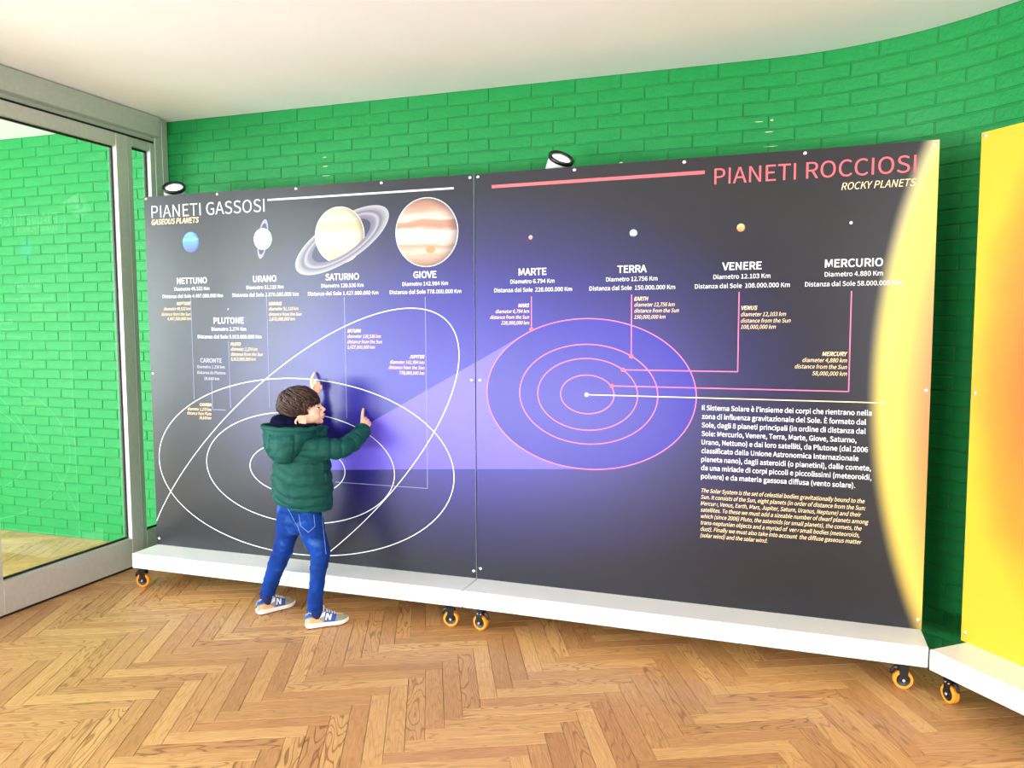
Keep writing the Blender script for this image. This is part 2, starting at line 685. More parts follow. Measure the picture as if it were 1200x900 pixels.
# chipped paint showing pale plaster along a few joints
chips = bmesh.new()
for s, z, w, h in ((-1.135, 2.452, .03, .006), (-1.13, 2.40, .05, .004), (-1.125, 2.345, .07, .003), (.62, 2.30, .025, .014), (.555, 2.276, .09, .004), (.64, 2.279, .03, .005), (.50, 2.27, .05, .003),
                   (.73, 2.283, .012, .004), (1.36, 2.455, .02, .008), (1.35, 2.40, .05, .004), (1.36, 2.33, .09, .003), (1.30, 2.452, .05, .003)):
    p, a = wall_at(s)
    t = Matrix.Translation((p.x, p.y, z)) @ Matrix.Rotation(a, 4, 'Z')
    n = 9
    vv = [chips.verts.new(t @ Vector((math.cos(2 * PI * k / n) * w / 2 * random.uniform(.6, 1), -0.0022, math.sin(2 * PI * k / n) * h / 2 * random.uniform(.6, 1)))) for k in range(n)]
    chips.faces.new(vv)
o = obj('chipped_plaster', chips, mat('bare_plaster', (226, 226, 190), 0.9), wall_back)
o['label'] = 'pale chips where the green paint has flaked off the joints'
o['kind'] = 'stuff'

# unseen sides of the room: solid right wall and the glazed fronts the daylight comes through
struct('wall_right', boxes((6.0, 6.2, -7.0, 0.9, -0.1, HC)), WHITE_W)
struct('wall_far', boxes((4.95, 6.1, -2.85, -2.7, -0.1, HC)), WHITE_W)


def glazed(name, along, a0, a1, fixed, n):
    """floor to ceiling window front with frame bars; along = 'x' or 'y'"""
    root = empty(name)
    tag(root, kind='structure')
    def bar(nm, p0, p1, z0, z1, t=0.03, m=ALU):
        b = (p0, p1, fixed - t, fixed + t, z0, z1) if along == 'x' else (fixed - t, fixed + t, p0, p1, z0, z1)
        obj(nm, boxes(b, bev=0.003), m, root)
    bar('frame_rail', a0, a1, 0.0, 0.12)
    bar('frame_rail', a0, a1, HC - 0.12, HC)
    for i in range(n + 1):
        x = a0 + (a1 - a0) * i / n
        bar('mullion', x - 0.035, x + 0.035, 0.12, HC - 0.12)
    for i in range(n):
        x0 = a0 + (a1 - a0) * i / n + 0.035
        x1 = a0 + (a1 - a0) * (i + 1) / n - 0.035
        bar('pane', x0, x1, 0.12, HC - 0.12, t=0.004, m=GLASS)


glazed('window_3', 'x', -6.4, -4.3, -7.0, 2)
glazed('fill_window', 'x', 3.0, 6.0, -7.0, 2)  # unseen window added for the fill from the right
struct('wall_front', boxes((-4.26, 2.96, -7.15, -7.0, -0.1, HC)), DARKW)
glazed('window_4', 'y', -7.0, -1.9, -6.45, 4)
struct('wall_left', boxes((-6.6, -6.4, -1.86, 0.7, -0.1, HC)), WHITE_W)

# glazed partition: header box, wall post, sliding leaf, narrow side light, next leaf nearer the camera
struct('trim_1', boxes((XP - 0.06, XP + 0.045, -6.9, 0.385, 2.625, HC - 0.004), bev=0.003), ALU_D)
struct('trim_2', boxes((XP - 0.06, XP, 0.445, 0.494, 0.0, HC), bev=0.002), ALU_D)
struct('trim_3', boxes((XP - 0.05, XP - 0.004, -6.9, 0.385, 2.603, 2.625)), ALU_D)
struct('head_gap_shade', boxes((XP - 0.05, XP - 0.010, -6.9, 0.385, 2.590, 2.603)), GASKET_GAP)  # black strip in place of the shaded gap above the leaves
hd = struct('trim_4', boxes((XP - 0.06, XP, 0.386, 0.444, 0.0, HC - 0.004), bev=0.002), ALU_D)


def leaf(name, y0, y1, z0, z1, ys, zr, m, handle=False, xo=0.0):
    """framed glass leaf: stiles, rails, gasket, pane"""
    root = empty(name, (XP - xo, (y0 + y1) / 2, 0))
    tag(root, kind='structure')
    cy = (y0 + y1) / 2
    a, b = y0 - cy, y1 - cy
    D = 0.055
    for s0, s1 in ((a, a + ys), (b - ys, b)):
        obj('stile', boxes((-D, 0, s0, s1, z0, z1), bev=0.002), m, root)
    obj('rail', boxes((-D, -0.0006, a + ys, b - ys, z0, zr[0]), bev=0.002), m, root)
    obj('rail', boxes((-D, -0.0006, a + ys, b - ys, zr[1], z1), bev=0.002), m, root)
    g = 0.010
    gy0, gy1 = a + ys, b - ys
    obj('gasket', boxes((-0.044, -0.030, gy0, gy0 + g, zr[0], zr[1]), (-0.044, -0.030, gy1 - g, gy1, zr[0], zr[1]),
                        (-0.044, -0.030, gy0 + g, gy1 - g, zr[0], zr[0] + g), (-0.044, -0.030, gy0 + g, gy1 - g, zr[1] - g, zr[1])), GASKET_GAP, root)
    obj('pane', boxes((-0.040, -0.034, gy0 + g, gy1 - g, zr[0] + g, zr[1] - g)), GLASS, root)
    return root


leaf('door_1', -0.84, 0.165, 0.014, 2.590, 0.085, (0.185, 2.515), ALU)
leaf('window_1', 0.167, 0.384, 0.0, 2.59, 0.036, (0.20, 2.54), ALU_D, xo=0.004)
leaf('window_2', -2.9, -0.86, 0.014, 2.590, 0.09, (0.185, 2.515), ALU)
leaf('door_2', -5.0, -2.92, 0.014, 2.590, 0.09, (0.185, 2.515), ALU)
leaf('window_5', -6.9, -5.02, 0.014, 2.590, 0.09, (0.185, 2.515), ALU)
struct('sill_gap_shade', boxes((XP - 0.05, XP - 0.008, -6.9, 0.165, 0.0, 0.013)), GASKET_GAP)  # black strip in place of the shaded gap under the leaves

# ------------------------------------------------------------------ display stands
ZB = 0.195           # underside of the printed sheets, top of the white plinths
OV, TK = 0.194, 0.083


def print_mat(name, x_off, sun=False):
    """the printed picture: dark grey sky with a violet blue glow (and the sun's limb); x_off shifts into the shared picture"""
    m = bpy.data.materials.new(name)
    m.use_nodes = True
    n = m.node_tree
    N = n.nodes.new
    Lk = n.links.new
    b = n.nodes['Principled BSDF']
    t = N('ShaderNodeTexCoord')
    sx = N('ShaderNodeSeparateXYZ')
    Lk(t.outputs['Object'], sx.inputs[0])

    def math2(op, a, c):
        q = N('ShaderNodeMath'); q.operation = op
        for i, w in enumerate((a, c)):
            if w is None:
                continue
            if isinstance(w, (int, float)):
                q.inputs[i].default_value = w
            else:
                Lk(w, q.inputs[i])
        return q.outputs[0]

    def dist(cx, cz, rx, rz):
        a = math2('DIVIDE', math2('SUBTRACT', sx.outputs['X'], cx - x_off), rx)
        c = math2('DIVIDE', math2('SUBTRACT', sx.outputs['Z'], cz), rz)
        return math2('SQRT', math2('ADD', math2('MULTIPLY', a, a), math2('MULTIPLY', c, c)), None)

    def ramp(fac, stops):
        r = N('ShaderNodeValToRGB')
        r.color_ramp.interpolation = 'EASE' if len(stops) < 3 else 'LINEAR'
        while len(r.color_ramp.elements) < len(stops):
            r.color_ramp.elements.new(0.5)
        for e_, (p, c) in zip(r.color_ramp.elements, stops):
            e_.position = p
            e_.color = (*lin(c), 1)
        Lk(fac, r.inputs[0])
        return r.outputs[0]
    if not sun:
        d = dist(-0.05, 0.98, 1.95, 1.10)
        base = ramp(d, PRINT_STOPS)
        ds = dist(4.59, 1.03, 1.0, 1.0)
        mask = N('ShaderNodeMapRange'); mask.interpolation_type = 'SMOOTHSTEP'
        mask.inputs['From Min'].default_value = 2.835
        mask.inputs['From Max'].default_value = 2.745
        Lk(ds, mask.inputs['Value'])
        suncol = ramp(math2('MULTIPLY', math2('ADD', math2('SUBTRACT', 2.83, ds), math2('MULTIPLY', math2('SUBTRACT', 1.45, sx.outputs['Z']), 0.05)), 3.4),
                      ((0.0, (224, 214, 172)), (0.2, (226, 206, 98)), (0.5, (222, 176, 80)), (0.85, (198, 122, 68))))
        # a deep half of the limb stays yellow at the foot and head of the sheet
        mx = N('ShaderNodeMixRGB')
        Lk(mask.outputs[0], mx.inputs[0]); Lk(base, mx.inputs['Color1']); Lk(suncol, mx.inputs['Color2'])
        out = mx.outputs[0]
    else:
        d = dist(0.42, 1.08, 0.45, 0.98)
        nz = N('ShaderNodeTexNoise'); nz.inputs['Scale'].default_value = 2.3; nz.inputs['Detail'].default_value = 4
        Lk(t.outputs['Object'], nz.inputs['Vector'])
        dd = math2('ADD', d, math2('MULTIPLY', math2('SUBTRACT', nz.outputs['Fac'], 0.5), 0.35))
        out = ramp(dd, ((0.0, (176, 56, 28)), (0.4, (190, 92, 36)), (0.75, (204, 136, 40)), (1.1, (212, 172, 44))))
    Lk(out, b.inputs['Base Color'])
    b.inputs['Roughness'].default_value = 0.34
    b.inputs['Specular IOR Level'].default_value = 0.42
    return m


PRINT_STOPS = ((0.0, (38, 29, 158)), (0.35, (32, 23, 138)), (0.62, (23, 18, 82)), (0.85, (21, 21, 38)), (1.0, (27, 27, 33)))

INK = {
    'white': mat('white_ink', (238, 240, 248), 0.45, var=0.01),
    'soft': mat('pale_lavender_ink', (196, 200, 226), 0.45, var=0.01),
    'grey': mat('light_grey_ink', (206, 210, 218), 0.45, var=0.01),
    'cream': mat('cream_ink', (244, 214, 168), 0.45, var=0.01),
    'red': mat('coral_red_ink', (216, 92, 102), 0.45, var=0.01),
    'pink': mat('pink_violet_ink', (214, 108, 158), 0.45, var=0.01),
    'faint': mat('faint_violet_ink', (140, 138, 190), 0.45, var=0.01),
    'beam': mat('light_violet_ink', (94, 80, 208), 0.34, var=0.03, scale=3, spec=0.42),
    'disc': mat('blue_violet_ink', (34, 25, 146), 0.34, var=0.05, scale=2, spec=0.42),
}
STYLE = {   # bold offset, shear, ink
    'title': (-0.004, 0, 'grey'), 'sub': (0.030, 0.2, 'cream'), 'name': (0.030, 0, 'white'), 'info': (0.007, 0, 'white'),
    'thin': (0.0, 0, 'soft'), 'eng_name': (0.034, 0.2, 'cream'), 'eng': (0.005, 0.2, 'cream'),
    'rtitle': (0.0, 0, 'red'), 'rsub': (0.004, 0.2, 'cream'), 'body': (0.016, 0, 'white'), 'beng': (0.008, 0.2, 'cream'),
}


# letter shapes: advance width and outline rings per character, units of 1/512 cap height
GLYPHS = {"'":[195,[[77,338,117,338,129,468,130,540,63,540,64,468]]],
    "(":[237,[[167,-137,207,-120,167,-42,140,42,123,129,118,218,123,306,140,393,167,476,207,555,167,573,124,492,92,407,71,316,64,218,71,119,92,28,124,-57]]],
    ")":[237,[[69,-137,113,-57,145,28,165,119,172,218,165,316,145,407,113,492,69,573,29,555,69,476,97,393,114,306,120,218,114,129,97,42,69,-42,29,-120]]],
    ",":[195,[[53,-133,95,-108,127,-75,148,-34,155,13,148,54,130,79,101,88,77,83,59,67,53,43,59,19,76,4,99,-1,107,-1,102,-31,88,-57,66,-78,37,-95]]],
    "-":[243,[[32,172,211,172,211,221,32,221]]],
    ".":[195,[[97,-9,121,-3,137,14,144,39,137,65,121,82,97,88,74,82,57,65,51,39,57,14,74,-3]]],
    "0":[389,[[195,-9,261,7,311,57,343,141,354,258,343,375,311,457,261,506,195,522,128,506,78,457,46,375,35,258,46,141,78,57,128,7],[195,43,155,55,124,94,104,161,97,258,104,355,124,421,155,460,195,472,235,460,265,421,286,355,293,258,286,161,265,94,235,55]]],
    "1":[389,[[62,0,343,0,343,53,240,53,240,513,191,513,169,502,145,492,117,484,85,477,85,436,176,436,176,53,62,53]]],
    "2":[389,[[31,0,354,0,354,55,211,55,184,55,155,53,127,50,210,134,273,215,315,294,329,372,319,434,289,481,241,512,179,522,134,517,95,502,60,478,28,447,65,411,88,435,113,454,141,466,172,471,213,463,243,442,260,410,266,369,252,300,209,223,136,137,31,38]]],
    "3":[389,[[184,-9,249,1,301,30,337,76,349,137,341,185,318,223,283,251,241,268,241,271,278,289,307,316,325,351,332,394,321,449,290,489,242,514,182,522,140,518,103,505,70,486,39,461,74,421,97,441,122,457,150,467,180,471,216,465,244,448,261,423,267,389,260,351,236,320,192,299,125,291,125,242,200,235,249,214,276,182,284,139,277,100,255,70,222,51,180,44,140,49,106,62,78,81,53,103,20,62,49,35,85,12,130,-3]]],
    "4":[389,[[238,0,298,0,298,141,367,141,367,193,298,193,298,513,228,513,14,183,14,141,238,141],[238,193,81,193,197,368,239,443,242,443,238,350]]],
    "5":[389,[[183,-9,246,3,300,37,337,92,352,167,339,240,306,291,257,321,197,331,168,328,143,321,120,310,133,459,326,459,326,513,77,513,60,274,95,252,122,269,149,279,180,282,224,274,257,251,279,215,286,165,278,115,255,77,220,53,177,44,136,49,103,61,75,80,51,101,19,59,48,34,84,12,129,-3]]],
    "6":[389,[[211,-9,268,3,315,37,347,90,359,158,348,228,320,279,275,309,216,319,185,314,154,302,125,283,99,257,111,357,140,423,181,459,232,470,262,465,290,451,313,431,349,470,326,491,298,508,266,519,229,522,157,507,97,459,55,373,39,245,52,134,88,54,143,7],[101,206,127,236,154,256,180,268,205,271,246,263,275,240,292,205,298,158,291,110,273,73,245,50,211,41,167,52,134,84,112,135]]],
    "7":[389,[[139,0,205,0,215,137,238,255,283,364,356,475,356,513,34,513,34,459,284,459,220,355,177,250,151,134]]],
    "8":[389,[[196,-9,262,1,312,29,345,71,356,123,349,171,330,208,303,236,270,258,270,262,294,284,316,313,332,347,338,386,329,440,301,483,256,511,197,521,142,512,97,485,67,444,57,391,62,353,77,321,100,294,126,272,126,270,92,246,62,215,40,175,32,127,44,73,78,29,130,1],[231,279,187,298,150,321,124,351,115,391,121,425,138,451,164,467,197,473,233,466,261,447,278,418,284,382,280,355,270,328,254,303],[197,39,154,46,120,65,97,95,89,133,94,168,109,200,131,227,160,249,212,227,255,202,285,170,296,125,288,90,268,63,237,45]]],
    "9":[389,[[165,-9,234,7,294,57,335,146,351,279,338,386,301,462,247,507,178,522,121,510,74,477,43,424,31,356,41,286,70,236,114,205,172,195,204,199,236,212,265,231,291,257,278,157,249,91,210,55,162,44,130,49,101,62,76,83,41,43,64,23,92,6,126,-5],[290,311,264,280,236,258,209,246,183,242,143,250,114,273,97,309,91,356,98,404,116,441,144,464,179,473,222,462,256,431,279,381]]],
    ":":[195,[[97,273,121,279,137,296,144,322,137,348,121,365,97,371,74,365,57,348,51,322,57,296,74,279],[97,-9,121,-3,137,14,144,39,137,65,121,82,97,88,74,82,57,65,51,39,57,14,74,-3]]],
    "A":[426,[[3,0,68,0,118,157,305,157,354,0,423,0,249,513,176,513],[134,208,159,287,172,330,185,373,198,416,210,461,213,461,225,417,238,373,251,330,265,287,289,208]]],
    "C":[447,[[264,-9,311,-4,353,10,389,33,422,64,386,106,360,81,332,63,301,52,267,48,200,62,150,104,118,171,107,258,119,345,152,410,203,451,269,466,300,462,328,452,352,437,374,417,409,459,383,483,351,503,312,517,268,522,178,504,106,452,58,368,41,256,57,145,104,61,175,9]]],
    "D":[482,[[71,0,202,0,304,18,379,68,425,149,440,258,425,367,379,447,303,497,199,513,71,513],[135,53,135,461,193,461,273,447,329,408,363,345,374,258,363,172,329,107,273,67,193,53]]],
    "E":[412,[[71,0,374,0,374,55,135,55,135,242,330,242,330,298,135,298,135,459,366,459,366,513,71,513]]],
    "F":[387,[[71,0,135,0,135,230,331,230,331,285,135,285,135,459,366,459,366,513,71,513]]],
    "G":[482,[[272,-9,321,-5,365,8,402,27,431,50,431,266,262,266,262,212,371,212,371,78,346,62,314,51,279,48,206,62,152,104,118,171,107,258,119,345,154,410,208,451,278,466,313,462,343,452,368,436,389,417,424,459,398,482,366,502,325,517,276,522,182,504,107,452,58,368,41,256,58,145,106,61,179,9]]],
    "H":[510,[[71,0,135,0,135,242,375,242,375,0,440,0,440,513,375,513,375,298,135,298,135,513,71,513]]],
    "I":[205,[[71,0,135,0,135,513,71,513]]],
    "J":[375,[[166,-9,230,3,274,37,299,88,307,151,307,513,242,513,242,157,237,107,222,73,196,54,160,48,133,51,110,61,89,79,71,106,25,72,50,37,82,12,121,-4]]],
    "K":[452,[[71,0,135,0,135,162,223,268,377,0,450,0,264,319,425,513,352,513,137,256,135,256,135,513,71,513]]],
    "L":[380,[[71,0,360,0,360,55,135,55,135,513,71,513]]],
    "M":[569,[[71,0,129,0,129,284,128,320,126,360,124,399,120,436,123,436,165,319,262,52,305,52,402,319,443,436,446,436,443,399,441,360,438,320,438,284,438,0,498,0,498,513,420,513,322,239,313,212,305,185,296,159,286,132,284,132,274,159,265,185,256,212,246,239,148,513,71,513]]],
    "N":[506,[[71,0,132,0,132,270,131,310,129,351,126,391,124,430,127,430,182,324,369,0,436,0,436,513,374,513,374,246,375,206,377,164,380,124,383,84,380,84,324,190,137,513,71,513]]],
    "O":[520,[[260,-9,348,10,418,63,463,147,479,258,463,369,418,452,348,504,260,522,171,504,102,452,57,369,41,258,57,147,102,63,171,10],[260,48,197,63,149,105,118,171,107,258,118,345,149,410,197,451,260,466,323,451,371,410,402,345,412,258,402,171,371,105,323,63]]],
    "P":[443,[[71,0,135,0,135,204,220,204,297,214,357,243,395,292,409,363,395,434,356,480,296,506,217,513,71,513],[135,257,135,461,209,461,268,456,310,440,336,410,345,363,336,315,312,282,270,263,211,257]]],
    "R":[445,[[135,270,135,461,221,461,275,456,314,440,338,412,346,370,338,326,314,294,275,276,221,270],[352,0,425,0,295,225,342,243,379,273,402,315,410,370,397,437,360,481,303,506,231,513,71,513,71,0,135,0,135,218,228,218]]],
    "S":[417,[[213,-9,285,2,340,33,375,80,387,137,379,187,357,224,323,252,282,274,209,305,178,319,151,336,131,359,123,391,130,422,149,446,180,460,219,466,253,462,284,453,311,438,336,418,370,459,340,485,304,505,263,518,219,522,155,512,103,484,70,441,57,387,67,337,92,300,125,274,162,255,235,223,269,207,297,189,315,165,321,131,314,97,293,71,259,54,214,48,174,52,137,65,102,85,72,111,34,67,70,35,112,11,160,-4]]],
    "T":[419,[[177,0,242,0,242,459,398,459,398,513,22,513,22,459,177,459]]],
    "U":[505,[[253,-9,326,2,384,39,423,108,437,211,437,513,375,513,375,210,365,133,339,83,300,56,253,48,206,56,168,83,142,133,133,210,133,513,69,513,69,211,83,108,121,39,180,2]]],
    "V":[403,[[165,0,239,0,403,513,337,513,254,235,242,192,230,151,218,109,204,66,202,66,188,109,176,151,164,192,152,235,69,513,1,513]]],
    "Y":[372,[[153,0,218,0,218,199,373,513,305,513,239,368,227,340,214,312,201,284,188,256,185,256,134,368,68,513,-1,513,153,199]]],
    "a":[394,[[152,-9,186,-5,219,7,250,24,278,46,280,46,286,0,338,0,338,234,331,298,307,347,266,379,207,390,162,385,122,374,87,358,57,340,82,296,106,311,134,324,164,333,196,337,235,329,259,307,271,277,275,241,170,223,97,194,55,153,41,99,50,53,73,19,108,-2],[170,43,136,49,112,68,103,103,112,136,141,163,194,184,275,198,275,92,248,71,222,55,197,46]]],
    "b":[433,[[232,-9,294,5,347,45,383,109,397,196,387,276,358,337,311,376,246,390,214,386,183,374,154,358,126,337,129,405,129,557,64,557,64,0,116,0,121,39,124,39,150,19,177,4,205,-6],[221,45,201,47,178,53,154,65,129,84,129,284,155,307,181,323,206,333,230,336,276,326,307,298,325,253,331,195,322,132,300,85,265,55]]],
    "c":[357,[[214,-9,248,-6,280,4,310,19,338,39,310,82,283,63,253,49,220,44,172,55,135,84,111,130,102,190,111,250,136,296,174,326,222,336,250,332,275,320,298,303,330,345,308,362,283,377,254,386,219,390,149,377,91,337,51,275,36,190,50,106,88,43,144,4]]],
    "d":[434,[[194,-9,227,-5,258,7,285,24,310,45,312,45,317,0,370,0,370,557,305,557,305,411,309,346,284,364,259,378,233,387,202,390,139,376,87,336,51,273,37,190,48,105,80,43,129,4],[208,45,164,55,131,83,110,129,103,190,112,250,135,296,170,326,213,336,236,334,259,327,282,315,305,296,305,97,282,74,258,58,234,48]]],
    "e":[388,[[218,-9,255,-6,288,2,317,14,343,29,321,72,292,56,260,46,225,42,176,51,137,78,111,120,99,175,356,175,358,192,359,211,348,285,319,341,271,377,207,390,143,376,89,336,51,273,36,190,51,106,89,43,147,4],[99,221,111,271,136,308,169,331,208,339,248,331,278,309,296,272,303,221]]],
    "f":[228,[[23,328,75,328,75,0,139,0,139,328,219,328,219,380,139,380,139,440,145,482,162,507,193,515,206,514,221,511,235,505,249,555,230,561,209,565,186,567,136,558,102,533,82,493,75,441,75,380,23,377]]],
    "g":[395,[[193,-175,272,-164,333,-136,372,-94,385,-43,377,-3,352,25,310,42,253,47,178,47,138,52,117,67,111,88,115,107,123,121,136,134,154,127,173,122,192,120,247,130,291,156,320,198,331,253,327,284,317,310,300,331,378,331,378,380,246,380,231,385,213,389,192,390,137,381,92,353,61,311,50,254,54,222,65,193,81,170,99,152,99,149,80,132,64,108,57,78,62,52,74,31,92,16,92,13,68,-5,50,-26,39,-49,36,-74,47,-117,79,-149,129,-168],[192,164,161,170,135,188,118,217,111,254,118,292,135,320,161,337,192,343,224,337,250,320,267,292,273,254,267,217,249,188,223,170],[202,-131,155,-126,121,-113,99,-92,92,-64,96,-42,108,-21,130,0,147,-3,164,-5,179,-6,245,-6,287,-10,313,-26,322,-54,314,-83,289,-107,252,-124]]],
    "h":[425,[[64,0,129,0,129,276,155,301,180,319,205,330,232,334,265,328,287,310,300,278,305,232,305,0,368,0,368,241,361,305,340,352,304,380,252,390,215,385,183,371,153,351,126,326,129,405,129,557,64,557]]],
    "i":[193,[[64,0,129,0,129,380,64,380],[97,459,119,464,134,479,139,501,134,523,119,537,97,543,75,537,60,523,55,501,60,479,75,464]]],
    "j":[193,[[25,-169,73,-161,105,-136,123,-96,129,-43,129,380,65,380,65,-43,61,-83,47,-109,18,-118,-1,-116,-18,-111,-31,-160,-16,-165,3,-168],[97,459,119,464,134,479,139,501,134,523,119,537,97,543,74,537,59,523,54,501,59,479,74,464]]],
    "k":[387,[[64,0,127,0,127,100,199,183,310,0,380,0,236,227,363,380,291,380,130,180,127,180,127,557,64,557]]],
    "l":[199,[[132,-9,153,-7,169,-4,160,46,146,44,134,50,129,71,129,557,64,557,64,76,68,40,80,13,101,-3]]],
    "m":[648,[[64,0,129,0,129,276,154,302,179,320,202,330,224,334,256,328,278,310,291,278,295,232,295,0,359,0,359,276,384,302,409,320,432,330,454,334,486,328,508,310,521,278,525,232,525,0,589,0,589,241,582,305,561,352,525,380,474,390,440,385,408,370,378,347,348,317,333,348,312,370,282,385,243,390,210,385,179,371,151,350,125,325,123,325,117,380,64,380]]],
    "n":[427,[[64,0,129,0,129,276,155,301,180,319,205,330,232,334,265,328,287,310,300,278,305,232,305,0,368,0,368,241,361,305,340,352,304,380,252,390,215,385,182,371,152,350,125,325,123,325,117,380,64,380]]],
    "o":[424,[[212,-9,279,4,335,43,374,106,388,190,374,275,335,337,279,377,212,390,145,377,89,337,51,275,36,190,51,106,89,43,145,4],[212,44,167,55,133,84,110,130,102,190,110,250,133,296,167,326,212,336,257,326,292,296,315,250,323,190,315,130,292,84,257,55]]],
    "p":[434,[[64,-160,129,-160,129,-32,127,35,153,16,179,2,206,-6,232,-9,294,5,347,45,383,109,397,196,387,276,358,337,311,376,246,390,213,386,182,374,152,357,125,336,123,336,117,380,64,380],[221,45,201,47,178,53,154,65,129,84,129,284,156,307,181,323,206,333,230,336,276,326,307,298,325,253,331,195,322,132,300,85,265,55]]],
    "r":[272,[[64,0,129,0,129,244,150,285,174,313,199,328,224,333,244,331,261,326,273,382,261,387,248,389,232,390,202,384,173,369,147,344,125,311,123,311,117,380,64,380]]],
    "s":[328,[[164,-9,223,0,266,24,293,60,302,104,292,149,265,181,228,202,186,219,155,231,129,245,111,262,104,285,112,313,135,333,175,340,207,336,235,324,261,307,292,347,268,363,240,377,209,387,174,390,119,382,78,359,52,324,43,282,53,240,79,210,114,189,154,172,185,160,213,145,233,125,241,100,233,70,208,49,166,41,134,44,105,53,79,68,53,86,22,43,52,23,86,6,124,-5]]],
    "t":[264,[[183,-9,208,-7,232,-2,254,5,242,53,228,48,213,44,198,43,163,51,145,76,139,116,139,328,243,328,243,380,139,380,139,487,86,487,79,380,19,377,19,328,76,328,76,118,81,66,99,26,133,0]]],
    "u":[425,[[176,-9,212,-4,244,10,274,31,301,60,303,60,308,0,361,0,361,380,298,380,298,111,272,82,247,62,222,50,195,46,162,52,140,70,127,101,123,147,123,380,59,380,59,139,66,75,87,29,124,0]]],
    "v":[365,[[146,0,221,0,356,380,293,380,221,164,186,52,182,52,147,164,76,380,9,380]]],
    "w":[562,[[125,0,199,0,253,204,260,231,266,258,272,286,279,314,282,314,289,286,295,259,301,232,308,205,363,0,440,0,543,380,482,380,426,160,403,55,400,55,373,160,314,380,251,380,192,160,167,55,163,55,141,160,84,380,19,380]]],
    "y":[365,[[71,-164,121,-154,160,-126,190,-84,213,-32,356,380,293,380,225,169,194,62,190,62,153,169,76,380,9,380,162,-1,153,-29,139,-62,121,-88,97,-105,68,-111,52,-109,39,-105,26,-156,39,-160,54,-163]]],
    "z":[333,[[25,0,312,0,312,52,105,52,306,346,306,380,46,380,46,328,225,328,25,34]]],
    "È":[412,[[71,0,374,0,374,55,135,55,135,242,330,242,330,298,135,298,135,459,366,459,366,513,71,513],[240,546,269,578,158,679,122,635]]],
    "è":[388,[[218,-9,255,-6,288,2,317,14,343,29,321,72,292,56,260,46,225,42,176,51,137,78,111,120,99,175,356,175,358,192,359,211,348,285,319,341,271,377,207,390,143,376,89,336,51,273,36,190,51,106,89,43,147,4],[99,221,111,271,136,308,169,331,208,339,248,331,278,309,296,272,303,221],[217,448,251,480,140,611,95,569]]],
    " ":[157,[]]}


def text_bm(bm, txt, x0, x1, z, cap, style, y, word=None):
    off, shear, _ = STYLE[style]
    cu = bpy.data.curves.new('t', 'CURVE')
    cu.dimensions = '2D'
    cu.fill_mode = 'BOTH'
    cu.offset = off
    pen, w_i = 0.0, 0
    xs = []
    for ch in txt:
        adv, rings = GLYPHS[ch]
        w_i += ch == ' '
        for r in rings:
            xs += [pen + v / 512 for v in r[::2]]
            if word is not None and w_i != word:
                continue
            sp_ = cu.splines.new('POLY')
            n_ = len(r) // 2
            sp_.points.add(n_ - 1)
            for i in range(n_):
                sp_.points[i].co = (pen + r[2 * i] / 512, r[2 * i + 1] / 512, 0, 1)
            sp_.use_cyclic_u = True
        pen += adv / 512
    o = bpy.data.objects.new('t', cu)
    COL.objects.link(o)
    dg = bpy.context.evaluated_depsgraph_get()
    me = bpy.data.meshes.new_from_object(o.evaluated_get(dg))
    bpy.data.objects.remove(o)
    bpy.data.curves.remove(cu)
    a, b_ = min(xs) - off, max(xs) + off
    sx_ = (x1 - x0) / (b_ - a)
    for v in me.vertices:
        zz = v.co.y * cap
        v.co = Vector((x0 + (v.co.x - a) * sx_ + zz * shear, y, z + zz))
    bm.from_mesh(me)
    bpy.data.meshes.remove(me)


LAYER = [0]


def ribbon(bm, pts, w, y, closed=False):
    LAYER[0] += 1
    y = y - 0.0002 * (LAYER[0] % 17) / 17      # crossing lines lie on top of one another
    pts = [Vector((p[0], 0, p[1])) for p in pts]
    n = len(pts)
    L = []
    for i, p in enumerate(pts):
        t = (pts[(i + 1) % n] - pts[i - 1]) if closed else (pts[min(i + 1, n - 1)] - pts[max(i - 1, 0)])
        t.normalize()
        q = Vector((-t.z, 0, t.x)) * w / 2
        L.append((bm.verts.new((p.x + q.x, y, p.z + q.z)), bm.verts.new((p.x - q.x, y, p.z - q.z))))
    for i in range(n if closed else n - 1):
        a, b_ = L[i], L[(i + 1) % n]
        bm.faces.new((a[0], a[1], b_[1], b_[0]))


def polyline(bm, pts, w, y):
    for a, b_ in zip(pts, pts[1:]):
        ribbon(bm, (a, b_), w, y)


def polygon(bm, pts, y):
    bm.faces.new([bm.verts.new((p[0], y, p[1])) for p in pts])


def ell(cx, cz, a, b_, tilt=0.0, n=96, t0=0, t1=2 * PI):
    c, s = math.cos(tilt), math.sin(tilt)
    full = abs(t1 - t0 - 2 * PI) < 1e-6
    r = []
    for k in range(n if full else n + 1):
        t = t0 + (t1 - t0) * k / n
        x, z = a * math.cos(t), b_ * math.sin(t)
        r.append((cx + x * c - z * s, cz + x * s + z * c))
    return r


def flat(name, bm, m, parent):
    """flat print on the sheet: make every face look at the viewer"""
    bm.normal_update()
    for f in bm.faces:
        if f.normal.y > 0:
            f.normal_flip()
    return obj(name, bm, m, parent, fix=False)


